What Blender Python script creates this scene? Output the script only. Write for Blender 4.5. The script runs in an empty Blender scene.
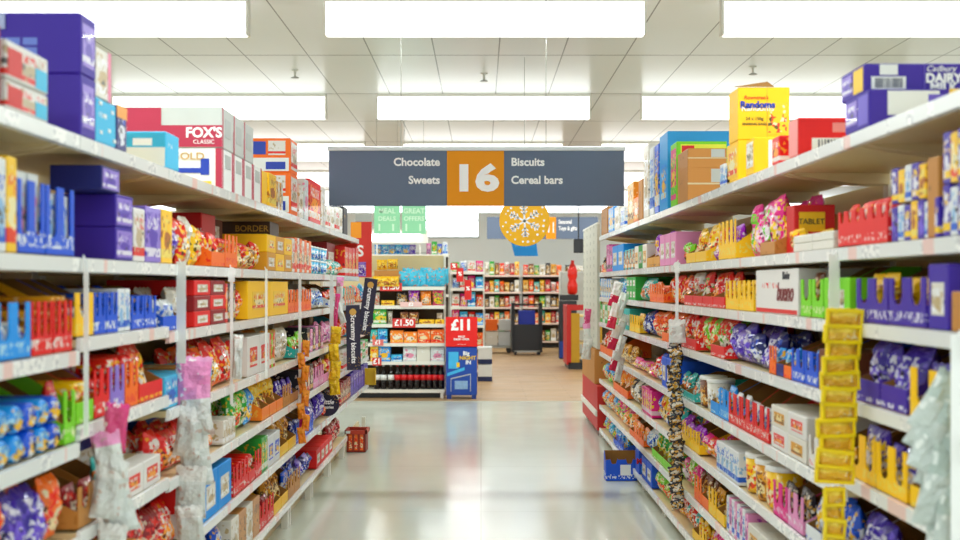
import bpy, bmesh, math, random
from mathutils import Vector, Matrix
R = random.Random(16)
PI = math.pi
S = bpy.context.scene
COL = S.collection
CX, CY, F, CH, W = 481.0, 285.0, 1209.0, 1.5, 1.16      # principal point, focal length (px), eye height, half aisle
def Dp(px): return F * W / max(abs(px - CX), 1)          # distance at which the shelf front plane meets column px
def P(px, py, D): return ((px - CX) * D / F, D, CH - (py - CY) * D / F)

# ------------------------------------------------------------------ colours / materials
def lin(h):
    if not isinstance(h, str): return tuple(h) + (1,) if len(h) == 3 else h
    c = [int(h[i:i + 2], 16) / 255 for i in (0, 2, 4)]
    return tuple((x / 12.92 if x <= .04045 else ((x + .055) / 1.055) ** 2.4) for x in c) + (1,)
MATS = {}
def newmat(name):
    m = bpy.data.materials.new(name); m.use_nodes = True
    nt = m.node_tree; b = nt.nodes['Principled BSDF']
    return m, nt, b
def N(nt, t, **k):
    n = nt.nodes.new(t)
    for a, v in k.items():
        if a.startswith('i_'): n.inputs[a[2:].replace('_', ' ')].default_value = v
        else: setattr(n, a, v)
    return n
def plain(name, c, rough=.5, metal=0, var=.06, scale=9, emis=0, trans=0, alpha=1, coat=0):
    if name in MATS: return MATS[name]
    m, nt, b = newmat(name)
    L = nt.links.new
    if var:
        tc = N(nt, 'ShaderNodeTexCoord'); no = N(nt, 'ShaderNodeTexNoise'); no.inputs['Scale'].default_value = scale
        mx = N(nt, 'ShaderNodeMix', data_type='RGBA')
        col = lin(c)
        mx.inputs[6].default_value = tuple(x * (1 - var) for x in col[:3]) + (1,)
        mx.inputs[7].default_value = tuple(min(1, x * (1 + var)) for x in col[:3]) + (1,)
        L(tc.outputs['Object'], no.inputs['Vector']); L(no.outputs['Fac'], mx.inputs[0]); L(mx.outputs[2], b.inputs['Base Color'])
    else: b.inputs['Base Color'].default_value = lin(c)
    b.inputs['Roughness'].default_value = rough; b.inputs['Metallic'].default_value = metal
    b.inputs['Coat Weight'].default_value = coat
    if emis:
        b.inputs['Emission Color'].default_value = lin(c); b.inputs['Emission Strength'].default_value = emis
    if trans: b.inputs['Transmission Weight'].default_value = trans
    if alpha < 1: b.inputs['Alpha'].default_value = alpha
    MATS[name] = m
    return m
def math_(nt, op, a, b=None, clamp=False):
    n = nt.nodes.new('ShaderNodeMath'); n.operation = op; n.use_clamp = clamp
    for i, v in enumerate((a, b)):
        if v is None: continue
        if isinstance(v, (int, float)): n.inputs[i].default_value = v
        else: nt.links.new(v, n.inputs[i])
    return n.outputs[0]
PAL = {  # words, main, second, third
 'pur': ('purple and white', '43279b', 'e9e6f5', '7a5fd0'), 'puy': ('purple and yellow', '4630a6', 'f6cf1c', 'f1eef8'),
 'nav': ('navy blue', '1d2470', '2f56c0', 'e9edf6'), 'blu': ('blue and white', '1c5fd0', 'eef4fb', 'f2c434'),
 'sky': ('sky blue', '1f9be6', 'bfe6fa', 'f0c030'), 'cyn': ('pale blue and white', '55c4ea', 'f5fafc', '2d76c8'),
 'red': ('red and white', 'd81f1c', 'f8ece4', 'f3a43a'), 'rdy': ('red and yellow', 'd92a1c', 'f6c62c', 'fbf1dd'),
 'dkr': ('dark red', '8d1420', 'd83a36', 'f1dfc8'), 'org': ('orange and red', 'f2791c', 'e2331d', 'fbe7bf'),
 'yel': ('yellow and red', 'f7ca1a', 'e24b20', 'fff3c4'), 'ylw': ('bright yellow', 'fbcb10', 'f9e27a', 'b06a20'),
 'gld': ('gold and brown', 'd99e2c', '7c4a1c', 'f7e4b0'), 'grn': ('green and white', '37a545', 'eef6e4', 'e4c53a'),
 'lim': ('lime green', '84d12c', 'f2f7c8', 'f05c2a'), 'pnk': ('magenta pink', 'e52a92', 'f9d3e8', 'f4d23a'),
 'lpk': ('pale pink', 'f2a3cf', 'fdeef6', 'b14aa8'), 'tea': ('teal and white', '39b9b4', 'f1f8f6', 'f08a2c'),
 'brn': ('brown and gold', '6d3b1d', 'd8a347', 'f1e2c2'), 'whr': ('white and red', 'f2eee8', 'd9281f', 'c9b79a'),
 'whb': ('white and blue', 'eff2f4', '2866c8', '9fc6e8'), 'wht': ('cream and white', 'efe9dd', 'ffffff', 'c8b48c'),
 'blk': ('black and gold', '22202c', 'cfa24a', 'eee4d2'), 'tan': ('plain brown', 'c38c4c', 'b37c3e', 'cf9a5c'),
 'lil': ('lilac and white', '9c86d8', 'efeafa', '5a3cae'), 'slv': ('silvery white', 'dfe4e4', 'f8fbfb', 'e79ab4'),
 'mul': ('multicoloured', 'e44a8c', '5ac63c', 'f6cf2a'), 'pgr': ('pink and green', 'e8449c', '7bcf3a', 'f4e6f0'),
 'grb': ('red and green', 'd8261f', '57b436', 'f8eede'), 'vio': ('violet and yellow', 'a52cc8', 'f4c92c', 'f5e2f8'),
 'ora': ('bright orange', 'f58a1e', 'f9b64c', 'fff2da'), 'mag': ('magenta and black', 'd42a9c', '3a1530', 'f4b8de')}
def sat(h, k=1.25):
    c = [int(h[i:i + 2], 16) / 255 for i in (0, 2, 4)]; g = sum(c) / 3; v = .93
    if max(c) - min(c) < .15: k = 1; v = .94
    return ''.join('%02x' % int(255 * min(1, max(0, (g + (x - g) * k) * v))) for x in c)
def mat_print(pal, style):
    key = 'print_' + pal + '_' + style
    if key in MATS: return MATS[key]
    m, nt, b = newmat(key); L = nt.links.new
    _, c1, c2, c3 = PAL[pal]; c1, c2, c3 = sat(c1), sat(c2), sat(c3); dk = ''.join('%02x' % int(int(c1[i:i + 2], 16) * .4) for i in (0, 2, 4))
    tc = N(nt, 'ShaderNodeTexCoord'); oi = N(nt, 'ShaderNodeObjectInfo')
    sp = N(nt, 'ShaderNodeSeparateXYZ'); L(tc.outputs['Generated'], sp.inputs[0]); z = sp.outputs[2]
    rnd = math_(nt, 'MULTIPLY', oi.outputs['Random'], 37.0)
    def noise(scale, stretch=(1, 1, 1), det=2):
        mp = N(nt, 'ShaderNodeMapping'); mp.inputs['Scale'].default_value = stretch
        L(tc.outputs['Object'], mp.inputs[0])
        n = N(nt, 'ShaderNodeTexNoise', noise_dimensions='4D'); n.inputs['Scale'].default_value = scale
        n.inputs['Detail'].default_value = det
        L(mp.outputs[0], n.inputs['Vector']); L(rnd, n.inputs['W']); return n.outputs['Fac']
    def mix(f, a, bb):
        mx = N(nt, 'ShaderNodeMix', data_type='RGBA'); L(f, mx.inputs[0])
        for i, v in ((6, a), (7, bb)):
            if isinstance(v, str): mx.inputs[i].default_value = lin(v)
            else: L(v, mx.inputs[i])
        return mx.outputs[2]
    def rng(v, lo, hi):
        a = math_(nt, 'GREATER_THAN', v, lo); c = math_(nt, 'LESS_THAN', v, hi)
        return math_(nt, 'MULTIPLY', a, c)
    def cells(scale, st=(1, 1, 1)):
        mp = N(nt, 'ShaderNodeMapping'); mp.inputs['Scale'].default_value = st; L(tc.outputs['Object'], mp.inputs[0])
        v = N(nt, 'ShaderNodeTexVoronoi', voronoi_dimensions='4D'); v.inputs['Scale'].default_value = scale; L(mp.outputs[0], v.inputs['Vector']); L(rnd, v.inputs['W'])
        q = N(nt, 'ShaderNodeSeparateColor'); L(v.outputs['Color'], q.inputs[0]); return q.outputs[0]
    def disc(cx, cz, rx, rz):      # a printed picture in the middle of the face, edge broken up
        a = math_(nt, 'DIVIDE', math_(nt, 'SUBTRACT', sp.outputs[0], cx), rx); e = math_(nt, 'DIVIDE', math_(nt, 'SUBTRACT', z, cz), rz)
        q = math_(nt, 'ADD', math_(nt, 'MULTIPLY', a, a), math_(nt, 'MULTIPLY', e, e))
        q = math_(nt, 'ADD', q, math_(nt, 'MULTIPLY', math_(nt, 'SUBTRACT', noise(30), .5), 2.2)); return math_(nt, 'LESS_THAN', q, 1)
    if style == 'bag':
        c = mix(disc(.5, .33, .34, .2), c1, c3)
        cl = cells(75); c = mix(math_(nt, 'MULTIPLY', math_(nt, 'GREATER_THAN', cl, .74), rng(z, .06, .62)), c, c2)
        c = mix(math_(nt, 'MULTIPLY', math_(nt, 'LESS_THAN', cl, .14), rng(z, .1, .9)), c, c3)
        c = mix(math_(nt, 'MULTIPLY', rng(cl, .44, .52), rng(z, .1, .56)), c, dk)
        txt = math_(nt, 'GREATER_THAN', noise(70, (1, 1, .6)), .5)
        c = mix(math_(nt, 'MULTIPLY', txt, math_(nt, 'MULTIPLY', rng(z, .6, .8), rng(sp.outputs[0], .15, .85))), c, c2)
        rough, coat = .3, .25
    elif style == 'box':
        c = mix(rng(z, .1, .26), c1, c2) if pal not in ('tan', 'pur', 'nav') else mix(rng(z, .0, .001), c1, c2)
        c = mix(disc(.5, .42, .3, .16), c, c3)
        txt = math_(nt, 'GREATER_THAN', noise(70, (1, 1, .6)), .51)
        c = mix(math_(nt, 'MULTIPLY', txt, math_(nt, 'MULTIPLY', rng(z, .6, .82), rng(sp.outputs[0], .12, .88))), c, c2 if pal != 'tan' else '8a5c28')
        c = mix(math_(nt, 'MULTIPLY', math_(nt, 'GREATER_THAN', cells(60), .84), rng(z, .1, .9)), c, c3)
        c = mix(math_(nt, 'MULTIPLY', rng(cells(60), .3, .38), rng(z, .3, .56)), c, dk)
        rough, coat = .45, .1
    elif style == 'case':      # outer carton: mostly one colour, a little line print
        txt = math_(nt, 'GREATER_THAN', noise(95, (1, 1, .5)), .57)
        c = mix(math_(nt, 'MULTIPLY', txt, math_(nt, 'MULTIPLY', rng(z, .58, .7), rng(sp.outputs[0], .15, .6))), c1, c2 if pal != 'tan' else '8a5c28')
        rough, coat = .55, 0
    else:                      # 'lip' printed tray fronts
        txt = math_(nt, 'GREATER_THAN', noise(75, (1, 1, .7)), .54)
        c = mix(math_(nt, 'MULTIPLY', txt, rng(z, .1, .3)), c1, c2)
        rough, coat = .5, 0
    L(c, b.inputs['Base Color']); b.inputs['Roughness'].default_value = rough; b.inputs['Coat Weight'].default_value = coat
    if style == 'bag':
        bp = N(nt, 'ShaderNodeBump'); bp.inputs['Strength'].default_value = .5; bp.inputs['Distance'].default_value = .01
        L(noise(22, det=3), bp.inputs['Height']); L(bp.outputs[0], b.inputs['Normal'])
    MATS[key] = m
    return m
white_metal = plain('white_metal', 'e9e6dc', .35, var=.03)
cream_metal = plain('cream_metal', 'dfc998', .4, var=.04)
cardboard = plain('cardboard', '9c6c2c', .8, var=.12, scale=20)
plastic_w = plain('white_plastic', 'f2f2ee', .3, var=.02)
dark_m = plain('dark_paint', '1f2227', .4)
# ------------------------------------------------------------------ mesh helpers
class MB:
    def __init__(s): s.v = []; s.f = []; s.mi = []; s.sm = []
    def add(s, vs, fs, mi=0, smooth=False):
        o = len(s.v); s.v += [tuple(v) for v in vs]
        for f in fs: s.f.append(tuple(i + o for i in f)); s.mi.append(mi); s.sm.append(smooth)
        return s
    def box(s, x0, x1, y0, y1, z0, z1, mi=0):
        return s.add([(x0, y0, z0), (x1, y0, z0), (x1, y1, z0), (x0, y1, z0), (x0, y0, z1), (x1, y0, z1), (x1, y1, z1), (x0, y1, z1)],
                     [(0, 3, 2, 1), (4, 5, 6, 7), (0, 1, 5, 4), (1, 2, 6, 5), (2, 3, 7, 6), (3, 0, 4, 7)], mi)
    def cb(s, x0, x1, y0, y1, z0, z1, c=.003, mi=0):   # box with chamfered edges
        c = min(c, (x1 - x0) * .3, (y1 - y0) * .3, (z1 - z0) * .3)
        vs = {}; L = []
        for a, X in enumerate((x0, x1)):
            for b, Y in enumerate((y0, y1)):
                for d, Z in enumerate((z0, z1)):
                    ix, iy, iz = X + (c, -c)[a], Y + (c, -c)[b], Z + (c, -c)[d]
                    for ax, p in enumerate(((X, iy, iz), (ix, Y, iz), (ix, iy, Z))):
                        vs[a, b, d, ax] = len(L); L.append(p)
        fs = []
        for a in (0, 1):
            q = [vs[a, 0, 0, 0], vs[a, 1, 0, 0], vs[a, 1, 1, 0], vs[a, 0, 1, 0]]; fs.append(q if a else q[::-1])
            q = [vs[0, a, 0, 1], vs[0, a, 1, 1], vs[1, a, 1, 1], vs[1, a, 0, 1]]; fs.append(q if a else q[::-1])
            q = [vs[0, 0, a, 2], vs[1, 0, a, 2], vs[1, 1, a, 2], vs[0, 1, a, 2]]; fs.append(q if a else q[::-1])
        for a in (0, 1):
            for b in (0, 1):
                q = [vs[a, b, 0, 0], vs[a, b, 1, 0], vs[a, b, 1, 1], vs[a, b, 0, 1]]; fs.append(q if a == b else q[::-1]) 
                q = [vs[a, 0, b, 0], vs[a, 1, b, 0], vs[a, 1, b, 2], vs[a, 0, b, 2]]; fs.append(q[::-1] if a == b else q)
                q = [vs[0, a, b, 1], vs[1, a, b, 1], vs[1, a, b, 2], vs[0, a, b, 2]]; fs.append(q if a == b else q[::-1])
                for d in (0, 1):
                    q = [vs[a, b, d, 0], vs[a, b, d, 1], vs[a, b, d, 2]]; fs.append(q if (a + b + d) % 2 else q[::-1])
        return s.add(L, fs, mi)
    def prism(s, pts, a0, a1, axis='x', mi=0):          # polygon (2D) extruded along an axis
        n = len(pts)
        def m(p, a): return {'x': (a, p[0], p[1]), 'y': (p[0], a, p[1]), 'z': (p[0], p[1], a)}[axis]
        vs = [m(p, a0) for p in pts] + [m(p, a1) for p in pts]
        fs = [tuple(range(n))[::-1], tuple(range(n, 2 * n))] + [(i, (i + 1) % n, n + (i + 1) % n, n + i) for i in range(n)]
        return s.add(vs, fs, mi)
    def lathe(s, prof, cx=0, cy=0, n=16, mi=0, axis='z', smooth=True):
        vs = []; fs = []
        for r, z in prof:
            for k in range(n):
                a = 2 * PI * k / n; p = (cx + r * math.cos(a), cy + r * math.sin(a), z)
                vs.append(p if axis == 'z' else (p[0], z, p[1]))
        for j in range(len(prof) - 1):
            for k in range(n): fs.append((j * n + k, j * n + (k + 1) % n, (j + 1) * n + (k + 1) % n, (j + 1) * n + k))
        s.add(vs, fs, mi, smooth); o = len(s.v) - len(vs)
        for f in (tuple(range(n))[::-1], tuple(range((len(prof) - 1) * n, len(prof) * n))): s.f.append(tuple(i + o for i in f)); s.mi.append(mi); s.sm.append(False)
        return s
    def tube(s, pts, r, n=6, mi=0):
        for a, b in zip(pts[:-1], pts[1:]):
            a = Vector(a); b = Vector(b); d = (b - a).normalized(); u = d.orthogonal().normalized(); w = d.cross(u)
            vs = [p + r * (math.cos(2 * PI * k / n) * u + math.sin(2 * PI * k / n) * w) for p in (a, b) for k in range(n)]
            s.add(vs, [(k, (k + 1) % n, n + (k + 1) % n, n + k) for k in range(n)] + [tuple(range(n))[::-1], tuple(range(n, 2 * n))], mi, True)
        return s
    def mesh(s, name):
        me = bpy.data.meshes.new(name); me.from_pydata(s.v, [], s.f)
        me.polygons.foreach_set('material_index', s.mi); me.polygons.foreach_set('use_smooth', s.sm)
        bm = bmesh.new(); bm.from_mesh(me); bmesh.ops.recalc_face_normals(bm, faces=bm.faces); bm.to_mesh(me); bm.free()
        return me
CACHE = {}
def ob(name, mesh, mats, parent=None, loc=(0, 0, 0), rot=(0, 0, 0)):
    if isinstance(mesh, MB): mesh = mesh.mesh(name)
    if not isinstance(mats, (list, tuple)): mats = [mats]
    while len(mesh.materials) < len(mats): mesh.materials.append(mats[len(mesh.materials)])
    o = bpy.data.objects.new(name, mesh); COL.objects.link(o)
    for i, m in enumerate(mats):
        if mesh.materials[i] is not m: o.material_slots[i].link = 'OBJECT'; o.material_slots[i].material = m
    o.location = loc; o.rotation_euler = rot
    if parent: o.parent = parent
    return o
def cached(key, fn):
    if key not in CACHE: CACHE[key] = fn()
    return CACHE[key]
def empty(name, loc, rz=0):
    o = bpy.data.objects.new(name, None); COL.objects.link(o); o.location = loc; o.rotation_euler = (0, 0, rz); o.empty_display_size = .1
    return o
def tag(o, label, cat, group=None):
    o['label'] = label; o['category'] = cat
    if group: o['group'] = group
    return o
def struct(o): o['kind'] = 'structure'; return o
def text(body, size, mat, parent=None, loc=(0, 0, 0), rot=(PI / 2, 0, 0), align='CENTER', off=.0, ext=.001, name='lettering', sx=1, shear=0):
    cu = bpy.data.curves.new(name, 'FONT'); cu.body = body; cu.size = size; cu.align_x = align; cu.align_y = 'CENTER'
    cu.offset = off; cu.extrude = ext; cu.resolution_u = 3; cu.shear = shear
    t = bpy.data.objects.new(name, cu); COL.objects.link(t)
    me = bpy.data.meshes.new_from_object(t.evaluated_get(bpy.context.evaluated_depsgraph_get()))
    bpy.data.objects.remove(t); bpy.data.curves.remove(cu)
    me.materials.clear(); o = ob(name, me, mat, parent, loc, rot); o.scale = (sx, 1, 1)
    return o
# ------------------------------------------------------------------ the setting
YB, YF = -3.0, 31.0
def ceiling_mat():
    m, nt, b = newmat('ceiling_panels'); L = nt.links.new
    tc = N(nt, 'ShaderNodeTexCoord'); sp = N(nt, 'ShaderNodeSeparateXYZ'); L(tc.outputs['Object'], sp.inputs[0])
    def seam(v, per, off, w):
        a = math_(nt, 'ADD', v, -off + 60 * per); a = math_(nt, 'MODULO', a, per)
        lo = math_(nt, 'LESS_THAN', a, w); return lo
    fx = seam(sp.outputs[0], .6, -.44, .012); fy = seam(sp.outputs[1], 2.3, 9.1, .03)
    f = math_(nt, 'MAXIMUM', fx, fy)
    no = N(nt, 'ShaderNodeTexNoise'); no.inputs['Scale'].default_value = .7; L(tc.outputs['Object'], no.inputs[0])
    mx = N(nt, 'ShaderNodeMix', data_type='RGBA'); mx.inputs[6].default_value = lin('dadcd8'); mx.inputs[7].default_value = lin('e6e8e4'); L(no.outputs[0], mx.inputs[0])
    m2 = N(nt, 'ShaderNodeMix', data_type='RGBA'); L(f, m2.inputs[0]); L(mx.outputs[2], m2.inputs[6]); m2.inputs[7].default_value = lin('6e7068')
    L(m2.outputs[2], b.inputs['Base Color']); b.inputs['Roughness'].default_value = .3; b.inputs['Specular IOR Level'].default_value = .6
    return m
def floor_mat(c1, c2, rough, plank=False):
    m, nt, b = newmat('floor_mat'); L = nt.links.new
    tc = N(nt, 'ShaderNodeTexCoord'); no = N(nt, 'ShaderNodeTexNoise'); no.inputs['Scale'].default_value = 1.3; no.inputs['Detail'].default_value = 4
    L(tc.outputs['Object'], no.inputs[0])
    mx = N(nt, 'ShaderNodeMix', data_type='RGBA'); mx.inputs[6].default_value = lin(c1); mx.inputs[7].default_value = lin(c2); L(no.outputs[0], mx.inputs[0])
    out = mx.outputs[2]
    br = N(nt, 'ShaderNodeTexBrick'); br.offset = .5 if plank else 0
    br.inputs['Color1'].default_value = (1, 1, 1, 1); br.inputs['Color2'].default_value = (.86, .86, .86, 1) if plank else (1, 1, 1, 1)
    br.inputs['Mortar'].default_value = (.6, .55, .5, 1) if plank else (.8, .79, .76, 1)
    br.inputs['Scale'].default_value = 1; br.inputs['Mortar Size'].default_value = .004
    br.inputs['Brick Width'].default_value = 1.2 if plank else 2.0; br.inputs['Row Height'].default_value = .18 if plank else 2.0
    L(tc.outputs['Object'], br.inputs[0])
    mu = N(nt, 'ShaderNodeMix', data_type='RGBA', blend_type='MULTIPLY'); mu.inputs[0].default_value = 1
    L(out, mu.inputs[6]); L(br.outputs[0], mu.inputs[7]); L(mu.outputs[2], b.inputs['Base Color'])
    n2 = N(nt, 'ShaderNodeTexNoise'); n2.inputs['Scale'].default_value = 2.2; n2.inputs['Detail'].default_value = 3; L(tc.outputs['Object'], n2.inputs[0])
    mr = N(nt, 'ShaderNodeMapRange'); mr.inputs['To Min'].default_value = rough * .7; mr.inputs['To Max'].default_value = rough * 1.4; L(n2.outputs[0], mr.inputs[0])
    L(mr.outputs[0], b.inputs['Roughness'])
    return m
vinyl = floor_mat('d0d4c8', 'dadfd3', .14); wood = floor_mat('b08c62', 'c09c70', .4, True)
struct(ob('floor', MB().box(-9.5, 9.5, YB, 15.6, -.1, 0), vinyl))
struct(ob('floor_far', MB().box(-9.5, 9.5, 15.6, YF, -.1, 0), wood)).name = 'floor_wood'
struct(ob('ceiling', MB().box(-9.5, 9.5, YB, YF, 3.67, 3.8), ceiling_mat()))
wallm = plain('wall_paint', 'eaf0ee', .7, var=.03, scale=1)
struct(ob('wall_left', MB().box(-9.7, -9.5, YB, YF, 0, 3.8), wallm))
struct(ob('wall_right', MB().box(9.5, 9.7, YB, YF, 0, 3.8), wallm))
wb = MB().box(-9.7, 9.7, YF, YF + .2, 0, 2.74).box(-9.7, -1.42, YF, YF + .2, 2.74, 3.36).box(-.08, 9.7, YF, YF + .2, 2.74, 3.36).box(-9.7, 9.7, YF, YF + .2, 3.6, 3.8)
struct(ob('wall_back', wb, wallm))
sky = plain('daylight_glass', 'f3fbff', .3, var=0, emis=2.2)
w1 = struct(ob('window_1', MB().box(-1.42, -.08, YF + .1, YF + .13, 2.74, 3.36), sky))
ob('window_frame', MB().box(-1.42, -.08, YF - .01, YF + .08, 3.14, 3.17).box(-1.45, -.05, YF - .02, YF + .08, 2.7, 2.74), plain('frame_grey', 'a9b0ac'), w1)
struct(ob('window_2', MB().box(-9.5, 9.5, YF + .1, YF + .13, 3.36, 3.6), sky))
struct(ob('trim_1', MB().box(-9.5, 9.5, 15.585, 15.615, 0, .003), plain('floor_strip', 'b9b4a4', .4)))

# ceiling lights: long diffuser boxes hung under the panels
glow = plain('diffuser', 'fbfdff', .4, var=0, emis=1.3)
ORD = ['nearest', 'second', 'third', 'fourth', 'fifth', 'sixth', 'seventh', 'eighth', 'ninth', 'tenth', 'eleventh', 'twelfth', 'thirteenth', 'fourteenth']
rows = [0.0, 4.55, 9.1, 13.7, 18.3, 22.9, 27.5]
colw = {-6: 'far left', -3: 'left', 0: 'centre', 3: 'right', 6: 'far right'}
for ri, y in enumerate(rows):
    for cxx in (-6, -3, 0, 3, 6):
        t = empty('ceiling_light', (cxx + .03, y, 3.385))
        def fr():
            return MB().box(-1.2, 1.2, .0, .1, .25, .285).box(-1.215, -1.2, -.005, .105, 0, .285).box(1.2, 1.215, -.005, .105, 0, .285)
        ob('frame', cached('lf', lambda: fr().mesh('frame')), white_metal, t)
        ob('diffuser', cached('ld', lambda: MB().cb(-1.198, 1.198, 0, .1, 0, .248, .004).mesh('diffuser')), glow, t)
        la = bpy.data.lights.new('lamp', 'AREA'); la.shape = 'RECTANGLE'; la.size = 2.38; la.size_y = .09; la.energy = 25; la.color = (.93, 1, .99)
        lo = bpy.data.objects.new('lamp', la); COL.objects.link(lo); lo.parent = t; lo.location = (0, .05, -.004)
        tag(t, f'long white ceiling light, {colw[cxx]} column, ' + (f'{ORD[ri - 2]} row in view' if ri > 1 else ['row above and behind the camera', 'row overhead just out of view'][ri]), 'ceiling light', 'ceiling lights')
for i, (px, py, D, wd) in enumerate([(295, 78, 12.2, 'left'), (484, 82, 12.4, 'centre'), (753, 75, 12.0, 'right')]):
    x, y, z = P(px, py, D); t = empty('sprinkler', (x, y, 3.67))
    ob('stem', MB().lathe([(.035, -.012), (.035, 0)], n=12).lathe([(.012, -.07), (.012, 0)], n=8), white_metal, t)
    ob('deflector', MB().lathe([(.03, -.085), (.045, -.08), (.03, -.072)], n=10), plain('steel', '9fa09a', .3, .8), t)
    tag(t, f'small ceiling sprinkler head, {wd} one of three', 'sprinkler', 'sprinklers')

# ------------------------------------------------------------------ shelving bays
ZL = {-1: [1.935, 1.58, 1.326, 1.036, .77, .49, .19], 1: [1.976, 1.622, 1.384, 1.14, .85, .584, .328, .10]}
Y0 = {-1: 2.5, 1: 2.87}
SHN = {-1: ['top shelf', 'second shelf', 'third shelf', 'fourth shelf', 'fifth shelf', 'sixth shelf', 'bottom shelf'],
       1: ['top shelf', 'second shelf', 'third shelf', 'fourth shelf', 'fifth shelf', 'sixth shelf', 'seventh shelf', 'bottom shelf']}
SD = {-1: 'left', 1: 'right'}
STEP = {(-1, 0): {2: -.015, 3: .01}, (-1, 1): {2: .021, 3: .055, 4: .015}, (1, 0): {4: .045}}
def zs(s, lv, y): return ZL[s][lv] + STEP.get((s, int(y - Y0[s])), {}).get(lv, 0)
def rail_mat():
    m, nt, b = newmat('price_rail'); L = nt.links.new
    tc = N(nt, 'ShaderNodeTexCoord'); oi = N(nt, 'ShaderNodeObjectInfo'); rnd = math_(nt, 'MULTIPLY', oi.outputs['Random'], 31.)
    def no(sc, st):
        mp = N(nt, 'ShaderNodeMapping'); mp.inputs['Scale'].default_value = st; L(tc.outputs['Object'], mp.inputs[0])
        n = N(nt, 'ShaderNodeTexNoise', noise_dimensions='4D'); n.inputs['Scale'].default_value = sc; n.inputs['Detail'].default_value = 1
        L(mp.outputs[0], n.inputs[0]); L(rnd, n.inputs['W']); return n.outputs[0]
    t1 = math_(nt, 'GREATER_THAN', no(9, (0, 1, 0)), .56); t2 = math_(nt, 'GREATER_THAN', no(60, (0, 1, 1)), .55)
    t3 = math_(nt, 'GREATER_THAN', no(6, (0, 1, 0)), .63)
    def mix(f, a, c):
        mx = N(nt, 'ShaderNodeMix', data_type='RGBA'); L(f, mx.inputs[0])
        for i, v in ((6, a), (7, c)):
            if isinstance(v, str): mx.inputs[i].default_value = lin(v)
            else: L(v, mx.inputs[i])
        return mx.outputs[2]
    c = mix(t1, 'e9eae8', 'fbfaf6'); c = mix(math_(nt, 'MULTIPLY', t1, t2), c, 'cfd0d2'); c = mix(t3, c, 'f3cfc8')
    L(c, b.inputs['Base Color']); b.inputs['Roughness'].default_value = .22
    return m
railm = rail_mat()
def bay(side, k, levels, y0, y1, top=None, words=''):
    s = side; top = top or (1.87 if s < 0 else 1.92); t = empty('shelving_bay', (s * (W + .25), y0, 0))
    ox = -s * (W + .25)                                   # local x of the aisle axis
    X = lambda a, b: (min(ox + s * a, ox + s * b), max(ox + s * a, ox + s * b))
    L = y1 - y0
    ob('back_panel', MB().box(*X(W + .5, W + .52), .002, L - .002, .04, top), cream_metal, t)
    for yy in (0, L - .03):
        ob('upright', MB().box(*X(W + .47, W + .5), yy, yy + .03, 0, max(top, 1.9) if 0 in levels else top), white_metal, t)
    ob('plinth', MB().box(*X(W + .1, W + .12), .0, L, .0, .09), cream_metal, t)
    for a in (.03, L - .06): ob('foot', MB().box(*X(W + .03, W + .07), a, a + .04, 0, ZL[s][-1] - .05), white_metal, t)
    for lv in levels:
        z = zs(s, lv, y0 + .5)
        sh = ob('shelf', MB().box(*X(W + .012, W + .468), .004, L - .004, z - .03, z - .006), cream_metal, t)
        # folded lip + ticket rail
        lx = [ox + s * (W + .012), ox + s * (W - .0), ox + s * (W + .003), ox + s * (W + .016)]
        rl = MB().prism([(lx[0], z), (lx[1], z - .002), (lx[2] - s * .002, z - .042), (lx[3], z - .045)], .003, L - .003, 'y')
        ob('ticket_rail', rl, railm, sh)
        for a in (.012, L - .054):
            dz = .075 if lv == 0 else .046; pts = [(ox + s * (W + .06), z - .03), (ox + s * (W + .468), z - .03), (ox + s * (W + .468), z - dz), (ox + s * (W + .35), z - dz), (ox + s * (W + .1), z - .042)]
            ob('bracket', MB().prism(pts, a, a + (.04 if lv == 0 else .022), 'y'), cream_metal, sh)
    tag(t, words or f'{ORD[k]} {SD[s]} shelving bay, white shelves crammed with packets', 'shelving bay', f'{SD[s]} shelving bays')
    return t
for k in range(9): bay(-1, k, list(range(7)) if k < 8 else list(range(6)), 2.5 + k, 3.5 + k)
bay(-1, 9, [2, 3, 4, 5], 11.5, 12.5, 1.55, 'last left shelving bay, lower than the rest, beneath red header')
for k in range(9): bay(1, k, list(range(8)), 2.87 + k, 3.87 + k)

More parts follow.
